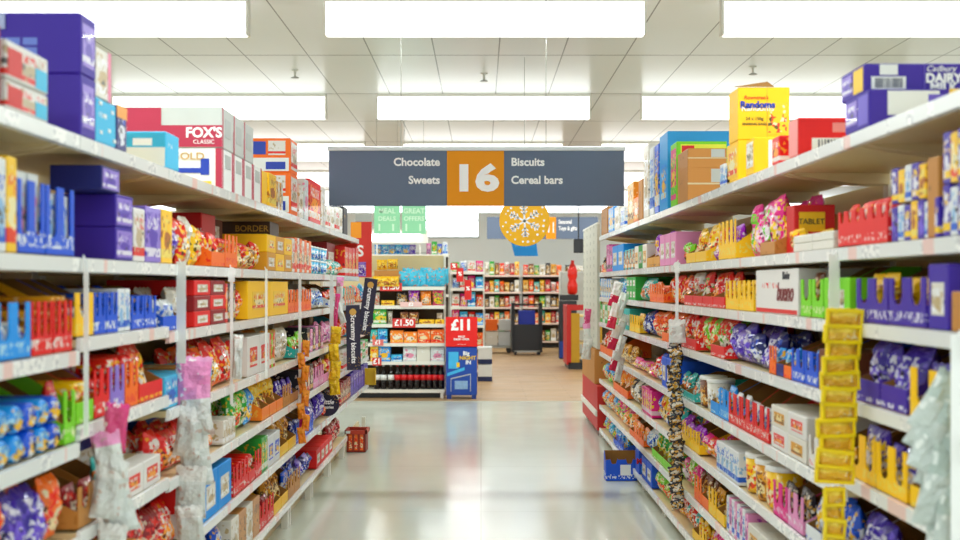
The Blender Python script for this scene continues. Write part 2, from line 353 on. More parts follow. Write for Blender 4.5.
# ------------------------------------------------------------------ product makers (front faces local -y)
def m_case(w, d, h): return cached(('case', round(w, 3), round(d, 3), round(h, 3)), lambda: MB().cb(-w / 2, w / 2, -d / 2, d / 2, 0, h, .003).mesh('body'))
def m_bag(w, d, h, var=0):
    def mk():
        rr = random.Random(var * 7 + 3); nx, nz = 8, 12; b = MB(); fr = []; bk = []
        ph = [rr.uniform(0, 6) for _ in range(4)]
        for j in range(nz + 1):
            v = j / nz
            for i in range(nx + 1):
                u = i / nx * 2 - 1
                pz = 0 if j in (0, nz) else max(0, 1 - abs(2 * v - 1) ** 3)
                px = max(0, 1 - abs(u) ** 2.6)
                th = d / 2 * (pz ** .6) * (px ** .55) + .0015
                th *= .86 + .13 * math.sin(u * 5 + ph[0] + v * 4) + .1 * math.sin(v * 13 + ph[1] + u * 3) + rr.uniform(-.17, .17)
                ww = w / 2 * (1 - .07 * (pz > 0) * math.sin(PI * v)); zz = h * v
                if j in (0, nz): zz += (.006 if i % 2 else -.0) * (1 if j else 0) 
                fr.append((u * ww, -th + .01 * math.sin(3 * v + ph[2]) * d / .05, zz)); bk.append((u * ww, th + .01 * math.sin(3 * v + ph[2]) * d / .05, zz))
        n = nx + 1; q = []
        for j in range(nz):
            for i in range(nx):
                q.append((j * n + i, j * n + i + 1, (j + 1) * n + i + 1, (j + 1) * n + i))
        b.add(fr, q, 0, False); b.add(bk, [f[::-1] for f in q], 0, True)
        o = len(fr)
        for j in range(nz):
            b.f.append((j * n, (j + 1) * n, o + (j + 1) * n, o + j * n)); b.mi.append(0); b.sm.append(False)
            b.f.append((j * n + nx, (j + 1) * n + nx, o + (j + 1) * n + nx, o + j * n + nx)); b.mi.append(0); b.sm.append(False)
        for i in range(nx):
            for jj in (0, nz):
                b.f.append((jj * n + i, jj * n + i + 1, o + jj * n + i + 1, o + jj * n + i)); b.mi.append(0); b.sm.append(False)
        return b.mesh('bag')
    return cached(('bag', round(w, 3), round(d, 3), round(h, 3), var), mk)
def m_tube(r, l):      # roll pack, axis along y, gathered end at the front
    return cached(('tube', round(r, 3), round(l, 2)), lambda: MB().lathe([(r * .25, -l / 2), (r * .55, -l / 2 + .001), (r * .6, -l / 2 - .004), (r * .92, -l / 2 + .004), (r, -l / 2 + .014), (r, l / 2 - .01), (r * .8, l / 2)], 0, r, 14, axis='y').mesh('roll'))
def fingers(w, lip, h, nf, z0=0):   # front panel outline with raised fingers between cut-outs
    pts = [(-w / 2, 0), (w / 2, 0)]
    p = w / nf; fw = p * .25; n = nf + 1
    top = []
    for i in range(n):
        c = -w / 2 + i * p
        a, b = max(-w / 2, c - fw), min(w / 2, c + fw)
        if i: top += [(a - p * .12, lip * 1.02), (a, lip * 1.35)]
        top += [(a, h), (b, h)]
        if i < nf: top += [(b, lip * 1.35), (b + p * .12, lip * 1.02)]
    return pts + top[::-1]
def tray(w, d, h, lip, nf, pal, nofinger=False):
    t = empty('display_tray', (0, 0, 0)); key = (round(w, 3), round(d, 3), round(h, 3), round(lip, 3), nf, nofinger)
    def body():
        b = MB(); k = .003
        b.box(-w / 2, w / 2, -d / 2, d / 2, 0, k, 1)
        b.box(-w / 2, w / 2, d / 2 - k, d / 2, k, h, 1)
        for sx in (-1, 1):
            prof = [(-d / 2 + .004, k), (d / 2 - k, k), (d / 2 - k, h), (d / 2 - d * .3, h), (-d / 2 + d * .28, lip + (h - lip) * .38), (-d / 2 + .004, lip)]
            x = sx * w / 2
            b.prism(prof, min(x, x - sx * k * .5), max(x, x - sx * k * .5), 'x', 0); b.prism(prof, min(x - sx * k * .5, x - sx * k), max(x - sx * k * .5, x - sx * k), 'x', 1)
        return b.mesh('tray_body')
    def front():
        b = MB()
        if nofinger: b.cb(-w / 2, w / 2, -d / 2, -d / 2 + .004, 0, lip, .001)
        else: b.prism(fingers(w, lip, h * .76, nf), -d / 2, -d / 2 + .004, 'y')
        return b.mesh('front_panel')
    pm = mat_print(pal, 'lip')
    ob('tray_body', cached(('tb',) + key, body), [pm, cardboard], t)
    ob('front_panel', cached(('tf',) + key, front), pm, t)
    return t
REC = []
def put(o, s, y, z, d, name, look, noun, lv, off=0, jit=0, tilt=0, group=None):
    o.name = name
    o.location = (s * (W + .012 + d / 2 + off), y, z)
    o.rotation_euler = (tilt, 0, (PI / 2 if s < 0 else -PI / 2) + jit)
    if s == 0: pass
    REC.append([o, look, noun, s, lv, y, z])
    o['category'] = noun
    return o
PK = {-1: {'bag': ('biscuit_bag', 'biscuit bag'), 'bar': ('biscuit_packet', 'biscuit packet'), 'slim': ('biscuit_box', 'biscuit box'), 'tube': ('biscuit_roll', 'biscuit roll'), 'tub': ('biscuit_tub', 'tub')},
      1: {'bag': ('sweet_bag', 'sweet bag'), 'bar': ('chocolate_bar', 'chocolate bar'), 'slim': ('chocolate_box', 'chocolate box'), 'tube': ('sweet_roll', 'sweet roll'), 'tub': ('sweet_tub', 'sweet tub')}}
def fill(s, lv, pa, pb, kind, pals, h=.18, n=1, w=None, pack='bar', tr=None, d=None, lip=None, off=0, nf=None, dz=0):
    a, b = sorted((Dp(pa), Dp(pb))); ym = (a + b) / 2; z = zs(s, lv, ym) + .001 + dz
    a = max(a, Y0[s] + .02)
    gap = 9 if lv == 0 else zs(s, lv - 1, ym) - .048 - zs(s, lv, ym)
    h = min(h, gap - .012); far = a > 8
    pals = pals.split(); L = b - a
    if kind == 'C' and off: off = min(off, .44 - (d or .36))
    if L < .03: return
    if kind == 'T':
        uw = w or .27; nu = max(1, round(L / uw)); uw = L / nu; d = d or .34
        for i in range(nu):
            tp = (tr or pals[0]).split()[i % len((tr or pals[0]).split())]; yc = a + uw * (i + .5)
            tw = uw - .012; k = nf or max(2, round(tw / (.12 if far else .105))); lp = lip or h * .33
            t = tray(tw, d, h, lp, k, tp, nofinger=(pack == 'bag' or (not lip and not nf and R.random() < .4)))
            put(t, s, yc, z, d, 'display_tray', PAL[tp][0], 'display tray', lv, off)
            pkh = R.choice((.62, .7, .78, .84)); kk = k if pack != 'bag' else max(1, round(tw / .13)); pw = (tw - .02) / kk
            pp = pals[i % len(pals)]
            for j in range(kk):
                yy = yc - tw / 2 + .01 + pw * (j + .5); nm, noun = PK[s][pack]
                if pack == 'bag':
                    hh = min(h * R.uniform(.92, 1.12), gap - .02)
                    o = ob(nm, m_bag(pw * .96, .07, hh, R.randrange(4)), mat_print(pp, 'bag')); put(o, s, yy, z + .009, .07, nm, PAL[pp][0], noun, lv, off + .03, R.uniform(-.08, .08), -.12)
                elif pack == 'bar':
                    o = ob(nm, m_bag(pw * .9, .04, h * pkh, R.randrange(4)), mat_print(pp, 'bag')); put(o, s, yy, z + .007, .04, nm, PAL[pp][0], noun, lv, off + .025, R.uniform(-.06, .06), -.06)
                elif pack == 'slim':
                    o = ob(nm, m_case(pw * .86, d * .7, h * (pkh + .05)), mat_print(pp, 'box')); put(o, s, yy, z + .004, d * .7, nm, PAL[pp][0], noun, lv, off + .012, 0, 0)
                else:
                    r = min(pw / 2 * .9, h / 4.2); nz = max(1, int((h * (.95 if i % 3 else .7)) / (2 * r)))
                    for q in range(nz):
                        o = ob(nm, m_tube(r, d * .8), mat_print(pp, 'bag')); put(o, s, yy, z + .004 + q * 2 * r, d * .8, nm, PAL[pp][0], noun, lv, off + .012)
    elif kind == 'C':
        uw = w or .22; nu = max(1, round(L / uw)); uw = L / nu; d = d or .36; hh = h / n
        for i in range(nu):
            for q in range(n):
                pp = pals[(i + q) % len(pals)]
                o = carton(uw - .008, d, hh - .001, pp, label=(uw > .09 and hh > .06)); put(o, s, a + uw * (i + .5), z + q * hh, d, 'carton', PAL[pp][0], 'carton', lv, off)
    elif kind == 'B':
        pw = w or (.2 if far else .15); nu = max(1, round(L / pw)); pw = L / nu
        for i in range(nu):
            pp = pals[i % len(pals)]; nm, noun = PK[s]['bag']; dd = d or .08
            hh = min(h * R.uniform(.76, 1.04), gap - .02)
            tl = R.uniform(-.18, -.08)
            for q in range(1 if far else 2):
                o = ob(nm, m_bag(pw * .93, dd, hh, R.randrange(5)), mat_print(pp, 'bag')); put(o, s, a + pw * (i + .5), z + .005, dd, nm, PAL[pp][0], noun, lv, off + .02 + q * (dd + .035), R.uniform(-.1, .1), tl)
    elif kind == 'S':
        r = (w or .075) / 2; nu = max(1, int(L / (2 * r))); p = L / nu; nz = max(1, min(n, int(h / (2 * r))))
        for i in range(nu):
            pp = pals[i % len(pals)]; nm, noun = PK[s]['tube']
            for q in range(nz):
                o = ob(nm, m_tube(r * .98, .22), mat_print(pp, 'bag')); put(o, s, a + p * (i + .5), z + q * 2 * r, .22, nm, PAL[pp][0], noun, lv, off)
    elif kind == 'X':
        pw = w or (.1 if far else .06); nu = max(1, round(L / pw)); pw = L / nu; d = d or .2
        for i in range(nu):
            pp = pals[i % len(pals)]; nm, noun = PK[s]['slim']
            hh = h * R.choice((1, 1, .96, .93))
            o = ob(nm, m_case(pw * .93, d, hh), mat_print(pp, 'box')); put(o, s, a + pw * (i + .5), z, d, nm, PAL[pp][0], noun, lv, off, R.uniform(-.02, .02))
    elif kind == 'J':
        r = (w or .1) / 2; nu = max(1, int(L / (2 * r))); p = L / nu; hh = h / n
        for i in range(nu):
            for q in range(n):
                pp = pals[(i + q) % len(pals)]; nm, noun = PK[s]['tub']; t = empty(nm, (0, 0, 0))
                ob('tub_body', cached(('jb', round(r, 3), round(hh, 3)), lambda: MB().lathe([(r * .82, 0), (r * .9, hh * .1), (r * .95, hh * .84)], n=18).mesh('tub_body')), mat_print(pp, 'bag'), t)
                ob('lid', cached(('jl', round(r, 3), round(hh, 3)), lambda: MB().lathe([(r * .97, hh * .84), (r * .99, hh * .86), (r * .98, hh * .95), (r * .93, hh * .965)], n=18).mesh('lid')), plastic_w, t)
                put(t, s, a + p * (i + .5), z + q * hh * .97, 2 * r, nm, PAL[pp][0], noun, lv, off)
def carton(w, d, h, pal, label=True, style='case'):
    t = empty('carton', (0, 0, 0))
    ob('body', m_case(w, d, h), mat_print(pal, style), t)
    if label:
        lw, lh = w * .62, h * .5; lm = mat_print({'tan': 'wht', 'whr': 'red', 'whb': 'blu', 'wht': 'gld', 'ylw': 'yel'}.get(pal, 'wht'), 'box')
        ob('label', cached(('lb', round(lw, 3), round(lh, 3), round(d, 3), round(h, 3)), lambda: MB().box(-lw / 2, lw / 2, -d / 2 - .0012, -d / 2 - .0002, h * .22, h * .22 + lh).mesh('label')), lm, t)
        ob('tape', cached(('tp', round(w, 3), round(h, 3), round(d, 3)), lambda: MB().box(-w / 2 + .002, w / 2 - .002, -.02, .02, h, h + .0008).mesh('tape')), plain('parcel_tape', 'd8c8a0', .25), t)
    return t
# ------------------------------------------------------------------ what stands on the shelves (column ranges read on the shelf front plane)
LS = {
 0: [(277, 285, 'X', 'wht gld', .17)],
 1: [(0, 22, 'X', 'whb yel blu', .24, dict(w=.09)), (22, 50, 'T', 'slv', .25, dict(tr='blu', pack='slim', w=.19, nf=2, lip=.05)), (50, 79, 'T', 'whb', .25, dict(tr='blu', w=.19, pack='slim', nf=2, lip=.05)), (62, 80, 'C', 'tan', .27, dict(w=.3, d=.12, off=.34)),
     (164, 176, 'X', 'ylw', .2, dict(w=.17, d=.3)), (176, 190, 'B', 'pur yel', .16), (190, 214, 'B', 'rdy wht yel', .2), (214, 240, 'T', 'rdy', .2, dict(tr='org')),
     (240, 268, 'B', 'rdy gld', .14), (252, 268, 'C', 'brn', .27, dict(n=2, w=.36, d=.2, off=.235)), (269, 294, 'C', 'gld ylw', .2, dict(n=2, w=.3)), (294, 313, 'X', 'whr org', .22, dict(w=.1)), (313, 330, 'J', 'cyn', .2, dict(n=2, w=.15)),
     (330, 346, 'B', 'tea', .12), (338, 346, 'C', 'dkr', .27, dict(w=.4, off=.12)), (346, 360, 'X', 'red', .27, dict(w=.3))],
 2: [(0, 36, 'T', 'whb', .19, dict(tr='sky', w=.17, pack='tube', nf=2, lip=.05)), (36, 77, 'T', 'gld', .19, dict(tr='red', w=.2, pack='tube', nf=3, lip=.05)),
     (79, 98, 'T', 'whb', .17, dict(tr='ylw', w=.2, pack='tube', nf=1)), (98, 122, 'T', 'blu', .17, dict(tr='blu', w=.15, pack='tube', nf=2)), (122, 134, 'X', 'whb', .14), (135, 160, 'T', 'blu', .15, dict(tr='blu', pack='tube', w=.2, nf=2)),
     (166, 185, 'T', 'whb', .17, dict(tr='blu')), (185, 197, 'B', 'wht', .18, dict(w=.16)), (197, 228, 'C', 'red dkr', .2, dict(n=3, w=.3)), (228, 238, 'X', 'red blk', .18),
     (238, 250, 'B', 'red', .15), (250, 290, 'C', 'ylw', .2, dict(w=.52, n=1)), (290, 313, 'T', 'gld whr', .19, dict(tr='org')), (313, 330, 'B', 'whb', .16), (330, 345, 'T', 'red', .18, dict(tr='whb')),
     (345, 356, 'X', 'tea org', .16), (356, 369, 'B', 'org cyn', .18)],
 3: [(0, 30, 'S', 'sky', .22, dict(n=3)), (30, 66, 'S', 'blu sky', .22, dict(n=3)), (68, 80, 'T', 'red', .2, dict(tr='lim', w=.15, nf=1, lip=.06)), (80, 98, 'T', 'yel', .22, dict(tr='lim', w=.16, pack='tube')),
     (98, 142, 'T', 'red rdy', .22, dict(tr='red lil org', w=.19, pack='tube')), (142, 166, 'T', 'rdy', .22, dict(tr='rdy', w=.25, pack='bag')), (168, 194, 'X', 'cyn', .12, dict(w=.2)), (194, 215, 'C', 'cyn tan', .13, dict(n=2)),
     (205, 232, 'B', 'rdy org', .2), (232, 250, 'B', 'red rdy', .22), (250, 272, 'C', 'whr', .2, dict(w=.38, n=1)), (272, 277, 'X', 'red lim', .2), (277, 296, 'B', 'gld wht', .22, dict(w=.32)),
     (297, 309, 'T', 'lim', .17, dict(tr='tea')), (309, 325, 'X', 'blk lpk', .17, dict(w=.14)), (325, 340, 'B', 'lpk', .18), (340, 352, 'B', 'red', .16), (352, 369, 'T', 'org', .18, dict(tr='cyn'))],
 4: [(0, 44, 'B', 'org pur', .2), (44, 78, 'B', 'pur org', .21), (82, 110, 'T', 'dkr', .16, dict(tr='tan')), (110, 128, 'T', 'tea', .19, dict(tr='tan', w=.3)), (128, 164, 'C', 'whr', .1, dict(w=.2, d=.2)), (128, 164, 'C', 'nav', .19, dict(w=.5, d=.2, off=.22)),
     (166, 200, 'B', 'red', .18), (200, 224, 'B', 'red rdy', .16), (206, 240, 'C', 'blu', .2, dict(w=.9, d=.18, off=.25)), (226, 238, 'X', 'wht', .11), (240, 256, 'B', 'grn lim', .2), (256, 264, 'B', 'sky', .18),
     (264, 285, 'T', 'ylw', .2, dict(tr='ora', pack='bag')), (285, 300, 'T', 'pur', .17, dict(tr='tan')), (300, 315, 'X', 'blk dkr', .18, dict(w=.13)), (315, 330, 'T', 'dkr', .19, dict(tr='lpk')), (330, 344, 'B', 'ylw red', .17), (344, 352, 'X', 'whr', .18),
     (352, 369, 'C', 'grn whr', .17, dict(n=2, w=.3))],
 5: [(105, 140, 'C', 'tan', .15, dict(w=.3)), (140, 172, 'B', 'dkr red', .2), (172, 188, 'B', 'red', .17), (188, 206, 'C', 'whb red', .2, dict(n=2, w=.2)), (206, 234, 'C', 'sky', .2, dict(w=.24, n=1)), (236, 264, 'T', 'red', .19, dict(tr='red', pack='tube', w=.2)),
     (264, 270, 'X', 'grn', .2, dict(w=.1)), (270, 282, 'C', 'whb', .17), (282, 298, 'T', 'gld', .19, dict(tr='ylw', pack='bag')), (298, 315, 'T', 'nav', .16, dict(tr='blu')), (315, 330, 'B', 'pur', .2), (330, 342, 'B', 'red blk', .18), (342, 352, 'X', 'dkr brn', .19), (352, 369, 'X', 'pur', .22, dict(w=.25))],
 6: [(180, 215, 'C', 'brn', .08, dict(w=.3)), (205, 232, 'B', 'blu', .2), (234, 262, 'X', 'wht tan', .2, dict(w=.2, d=.3)), (262, 276, 'T', 'dkr', .18, dict(tr='red')), (276, 290, 'T', 'gld', .2, dict(tr='ylw', pack='bag')), (290, 302, 'T', 'blu', .18, dict(tr='tan')),
     (302, 318, 'B', 'nav lil', .13), (318, 334, 'C', 'red', .13), (334, 345, 'B', 'dkr', .2)]}
RS = {
 0: [],
 1: [(960, 938, 'X', 'puy whb', .13, dict(w=.055)), (960, 938, 'X', 'puy yel', .13, dict(w=.055, dz=.132)), (934, 922, 'C', 'tan', .21, dict(w=.1, d=.3)), (934, 887, 'X', 'puy whb pur ylw', .105, dict(w=.048, d=.1)), (921, 887, 'X', 'ylw puy whb', .1, dict(w=.05, dz=.107, d=.1)), (884, 834, 'T', 'red dkr', .15, dict(tr='red', w=.42, nf=6, lip=.075, pack='bar')), (884, 845, 'C', 'wht', .17, dict(w=.3, d=.08, off=.36)), (830, 790, 'C', 'wht', .06, dict(n=2, d=.2)),
     (832, 800, 'C', 'wht', .17, dict(w=.45, d=.18, off=.23)), (788, 774, 'B', 'yel gld', .1), (772, 757, 'T', 'yel', .16, dict(tr='tan', pack='bag')), (768, 737, 'B', 'pnk pgr', .24), (733, 716, 'T', 'vio', .24, dict(tr='ylw', lip=.07)), (716, 704, 'B', 'red vio', .17),
     (704, 684, 'T', 'yel', .17, dict(tr='ylw', pack='bag')), (684, 674, 'B', 'lim', .12), (674, 658, 'C', 'lpk', .2), (658, 645, 'T', 'vio', .2, dict(tr='gld', pack='bag')), (645, 633, 'C', 'wht grn', .17), (633, 622, 'X', 'brn tea', .16),
     (622, 611, 'C', 'sky', .22, dict(w=.5)), (640, 626, 'C', 'nav', .26, dict(w=.6, d=.1, off=.3)), (611, 605, 'X', 'mag', .25, dict(w=.3)), (605, 599, 'B', 'blk wht', .2)],
 2: [(960, 946, 'C', 'tan', .1), (944, 923, 'C', 'pur', .17, dict(w=.24)), (922, 852, 'T', 'ylw', .18, dict(tr='pur', w=.3, nf=2, lip=.06)), (846, 820, 'C', 'lim', .14), (820, 797, 'T', 'brn', .19, dict(tr='lim', w=.15, nf=1)), (795, 753, 'C', 'whr', .19, dict(w=.5)), (751, 723, 'T', 'ylw', .19, dict(tr='ylw', w=.28, lip=.05)),
     (722, 700, 'T', 'red', .17, dict(tr='red', pack='bag')), (700, 682, 'T', 'grb whr', .17, dict(tr='red', pack='bag')), (680, 662, 'B', 'red org', .18), (662, 648, 'T', 'org', .16, dict(tr='org')), (648, 634, 'B', 'tea', .18), (634, 625, 'C', 'grn', .18, dict(n=2)), (624, 610, 'B', 'cyn', .19), (610, 599, 'X', 'wht sky', .18)],
 3: [(960, 905, 'T', 'puy', .18, dict(tr='ylw', w=.3, nf=2, lip=.04)), (903, 852, 'T', 'pur', .17, dict(tr='pur', lip=.07, pack='bag')), (846, 815, 'C', 'brn', .14), (815, 788, 'T', 'sky blu', .16, dict(tr='blu', w=.18)), (788, 766, 'T', 'sky', .15, dict(tr='org nav', w=.14)), (766, 742, 'B', 'nav pur', .17), (742, 722, 'B', 'pur lil', .18),
     (722, 708, 'T', 'grb', .18, dict(tr='red', pack='bag')), (708, 694, 'B', 'lim red', .19), (694, 676, 'T', 'red', .18, dict(tr='red', pack='bag')), (674, 660, 'T', 'org', .17, dict(tr='org', pack='bag')), (660, 648, 'B', 'org', .17), (648, 638, 'B', 'nav', .18), (638, 628, 'T', 'ylw', .17, dict(tr='ylw')), (628, 622, 'C', 'tea', .17), (620, 599, 'C', 'wht grn', .17)],
 4: [(960, 905, 'T', 'ylw', .2, dict(tr='ylw', w=.36, pack='bag', d=.3, lip=.06)), (903, 845, 'T', 'puy', .2, dict(tr='ylw', w=.24, nf=2, lip=.04)), (838, 805, 'T', 'gld', .15, dict(tr='whr', w=.2)), (803, 768, 'C', 'wht whr', .17, dict(n=2, w=.28)), (766, 726, 'T', 'whb', .19, dict(tr='red', w=.3, lip=.05, d=.27)), (766, 740, 'C', 'wht', .22, dict(w=.5, d=.14, off=.34)),
     (726, 708, 'T', 'sky', .19, dict(tr='sky')), (708, 694, 'J', 'wht brn', .17, dict(w=.15)), (692, 674, 'T', 'tea', .13, dict(tr='tea', pack='bag')), (674, 660, 'C', 'blu', .19), (660, 648, 'B', 'blu red', .18), (648, 627, 'B', 'pnk', .09, dict(w=.26)), (626, 612, 'B', 'gld', .15), (612, 599, 'T', 'red', .2, dict(tr='org', pack='bag'))],
 5: [(905, 872, 'T', 'puy', .19, dict(tr='pur', w=.2)), (872, 838, 'T', 'pur', .18, dict(tr='nav', pack='bag')), (836, 802, 'T', 'blu', .17, dict(tr='whb', pack='bag')), (800, 770, 'T', 'blk', .18, dict(tr='lpk pnk', w=.2, lip=.05)), (768, 738, 'J', 'yel gld', .18, dict(w=.17)), (736, 714, 'X', 'whb', .15, dict(w=.11)), (712, 695, 'B', 'pnk red', .14),
     (697, 680, 'T', 'vio', .15, dict(tr='ylw', w=.24)), (678, 664, 'B', 'vio tea', .16), (664, 650, 'B', 'yel blu', .17), (650, 640, 'X', 'pnk', .19), (640, 626, 'B', 'wht blk', .19), (626, 612, 'T', 'ora', .19, dict(tr='org', pack='bag')), (612, 599, 'B', 'sky lim', .18)],
 6: [(830, 785, 'B', 'pur mag', .18), (783, 745, 'C', 'wht', .13, dict(n=1, w=.2)), (745, 724, 'X', 'lpk whb', .17), (722, 706, 'T', 'gld', .18, dict(tr='ylw')), (706, 692, 'T', 'brn', .18, dict(tr='org')), (690, 676, 'B', 'pgr lim', .18),
     (672, 650, 'T', 'grn', .17, dict(tr='lim', w=.26, pack='bag')), (650, 642, 'B', 'whb', .15), (642, 628, 'T', 'ora', .13, dict(tr='org')), (628, 612, 'B', 'ora mul', .17), (612, 599, 'B', 'ora sky', .17)],
 7: [(775, 742, 'T', 'gld', .15, dict(tr='tan')), (742, 722, 'B', 'mag pnk', .14), (722, 704, 'T', 'pnk', .14, dict(tr='ylw', pack='bag')), (704, 690, 'T', 'yel', .15, dict(tr='ylw')), (690, 678, 'B', 'tea red', .14), (678, 662, 'B', 'red yel', .15), (662, 650, 'B', 'lim', .14), (650, 640, 'C', 'blu', .16),
     (622, 612, 'T', 'sky', .15, dict(tr='blu')), (612, 599, 'B', 'cyn mul', .15)]}
for s, tab in ((-1, LS), (1, RS)):
    for lv, rowsd in tab.items():
        for r in rowsd:
            a, b, kind, pals, h = r[:5]; fill(s, lv, a, b, kind, pals, h, **(r[5] if len(r) > 5 else {}))

# ------------------------------------------------------------------ cartons standing on top (sizes from the photograph), each one described
def topbox(s, pn, pf, ytop, ybot, d, pal, label, name='carton', off=0, z0=None, lab=None, dn=None, df=None, cat='carton', body='case', grp=None):
    a, b = (dn or Dp(pn)), (df or Dp(pf)); zt = CH + (CY - ytop) * a / F
    base = ZL[s][0] + .001; zb = base if ybot is None else CH + (CY - ybot) * a / F
    if z0 is not None: zb = z0
    w = b - a; h = zt - zb
    t = empty(name, (s * (W + .004 + d / 2 + off), (a + b) / 2, zb), PI / 2 if s < 0 else -PI / 2)
    ob('body', MB().cb(-w / 2, w / 2, -d / 2, d / 2, 0, h - .001, .004), mat_print(pal, body), t)
    tag(t, label, cat, grp); t['_dim'] = (w, d, h)
    return t
def sidepatch(t, s, u0, u1, v0, v1, mat, name='printed_panel', face='cam'):
    w, d, h = t['_dim']       # face 'cam': the end facing the camera; u from the aisle inwards; face 'front': the aisle side
    if face == 'cam':
        sx = -1 if s < 0 else 1; x = sx * w / 2; t['_n'] = t.get('_n', 0) + 1; e = (.0006 + .0005 * t['_n']) * sx
        y0, y1 = -d / 2 + u0 * d, -d / 2 + u1 * d
        return ob(name, MB().box(min(x + e * .2, x + e), max(x + e * .2, x + e), min(y0, y1), max(y0, y1), v0 * h, v1 * h), mat, t)
    t['_n'] = t.get('_n', 0) + 1; e = .0006 + .0005 * t['_n']
    return ob(name, MB().box(-w / 2 + u0 * w, -w / 2 + u1 * w, -d / 2 - e, -d / 2 - .0001, v0 * h, v1 * h), mat, t)
def camtext(t, s, u, v, body, size, mat, **k):
    w, d, h = t['_dim']; x = (-1 if s < 0 else 1) * (w / 2 + .0016 + .0005 * t.get('_n', 0))
    return text(body, size, mat, t, (x, -d / 2 + u * d, v * h), (PI / 2, 0, -PI / 2 if s < 0 else PI / 2), **k)
def fronttext(t, u, v, body, size, mat, **k):
    w, d, h = t['_dim']
    return text(body, size, mat, t, (-w / 2 + u * w, -d / 2 - .0025, v * h), (PI / 2, 0, 0), **k)
def barcode(t, s, u0, u1, v0, v1):
    w, d, h = t['_dim']; sidepatch(t, s, u0, u1, v0, v1, paperw, 'barcode_label')
    b = MB(); sx = -1 if s < 0 else 1; x = sx * (w / 2 + .001 + .0005 * t['_n']); y0, y1 = -d / 2 + (u0 * .9 + u1 * .1) * d, -d / 2 + (u0 * .1 + u1 * .9) * d; n = 14
    for i in range(n):
        c = y0 + (y1 - y0) * (i + .5) / n; ww = abs(y1 - y0) / n * R.choice((.18, .28, .36))
        b.box(x - .0004, x + .0004, c - ww, c + ww, (v0 * .8 + v1 * .2) * h, (v0 * .12 + v1 * .88) * h)
    ob('barcode', b, plain('ink', '5a6070', .6), t)
paperw = plain('paper_white', 'eef0ee', .7, var=.02); txw = plain('print_white', 'ffffff', .5, var=0); txd = plain('print_dark', '2a2f3a', .5, var=0)
red_i = plain('print_red', 'd8201c', .5); blu_i = plain('print_blue', '1f3fb0', .5); yel_i = plain('print_yellow', 'f6c81e', .5); cyn_i = plain('print_cyan', '3fc0e8', .5)
# left run
for q, (yt, nm) in enumerate(((78, 'lower'), (38, 'upper'))):
    t = topbox(-1, 8, 45, yt, None if q == 0 else 78, .2, 'whr', f'{nm} white, red and turquoise carton beside the big purple cartons on left top shelf', body='box', dn=2.965, df=3.25, z0=None if q == 0 else 2.0095)
    sidepatch(t, -1, .68, .97, .05, .6, cyn_i, face='front'); sidepatch(t, -1, .03, .35, .1, .8, red_i, face='front')
t = topbox(-1, -20, 6, 5, None, .25, 'dkr', 'dark red upright carton at the extreme left edge of the top shelf', dn=2.72, df=2.93)
for q, (yt, yb, nm) in enumerate(((73, None, 'lower'), (12, 73, 'upper'))):
    t = topbox(-1, 82, 97, yt, yb, .42, 'pur', f'{nm} big purple carton with lilac printed end, left top shelf', z0=None if q == 0 else CH + 212 * Dp(82) / F)
    sidepatch(t, -1, .12, .88, .15, .85, mat_print('lil', 'box'), face='front')
    if q:
        for r_ in range(2): 
            for c_ in range(4): sidepatch(t, -1, .3 + c_ * .12, .4 + c_ * .12, .46 - r_ * .16, .58 - r_ * .16, plain('print_lilac', '6f86dc', .5), 'printed_mark')
        sidepatch(t, -1, .52, .58, .72, .97, plain('print_pale', 'a9b2d8', .5), 'hand_hole')
for q, (pn, pf, yt, yb, pal, lb) in enumerate(((97, 117, 96, None, 'cyn', 'pale blue snowflake-patterned carton right of the purple cartons, left top shelf'), (97, 112, 45, 96, 'wht', 'white and pink carton on top of the pale blue carton, left top shelf'), (118, 128, 104, None, 'nav', 'narrow blue and orange carton between two pale blue cartons'))):
    t = topbox(-1, pn, pf, yt, yb, .3, pal, lb, body='box' if q else 'case', z0=None if q != 1 else CH + 189 * Dp(97) / F)
    if q == 0:
        for u, v in ((.2, .2), (.6, .3), (.35, .6), (.75, .75), (.15, .85), (.85, .1)): sidepatch(t, -1, u, u + .12, v, v + .08, paperw, 'printed_dot', face='front')
    if q == 1: sidepatch(t, -1, .8, 1, 0, 1, plain('print_pink', 'ee86a8', .5), face='front')
    if q == 2: sidepatch(t, -1, .0, 1, .72, 1, plain('print_orange', 'f0a040', .5), face='front')
t = topbox(-1, 167, 180, 131, None, .17, 'cyn', 'small pale blue and white carton in front of the big red and grey carton')
sidepatch(t, -1, .02, .98, .02, .55, paperw); sidepatch(t, -1, .3, .72, .6, .8, txw, 'printed_mark')
g_l = plain('print_grey', 'b9bdba', .6); crim = plain('print_crimson', 'b82f4c', .6)
z2 = CH + 137 * Dp(223) / F
for q in range(4):   # lower stack of four cases, end on
    dn = Dp(223) + q * .245
    t = topbox(-1, 0, 0, 0, None, .48, 'wht', f'lower red-edged white carton, {ORD[q]} of four in a row, left top shelf', dn=dn, df=dn + .24, z0=ZL[-1][0] - .005, grp=None)
    bpy.data.objects.remove(t.children[0]); w, d, h = .24, .48, z2 - ZL[-1][0] + .004; t['_dim'] = (w, d, h)
    ob('body', MB().cb(-w / 2, w / 2, -d / 2, d / 2, 0, h, .004), paperw, t)
    sidepatch(t, -1, .02, .1, 0, 1, crim, face='front'); sidepatch(t, -1, .88, .99, 0, 1, crim, face='front'); sidepatch(t, -1, .25, .75, .55, .88, g_l, face='front')
    if q == 0:
        camtext(t, -1, .32, .8, 'GOLD', .045, plain('print_gold', 'c79a3a', .4), sx=1.2); sidepatch(t, -1, .12, .2, .35, .75, blu_i); sidepatch(t, -1, .2, .55, .4, .52, blu_i); sidepatch(t, -1, .1, .3, .02, .2, yel_i); sidepatch(t, -1, 0, .06, 0, 1, crim)
z3 = CH + 178 * Dp(223) / F
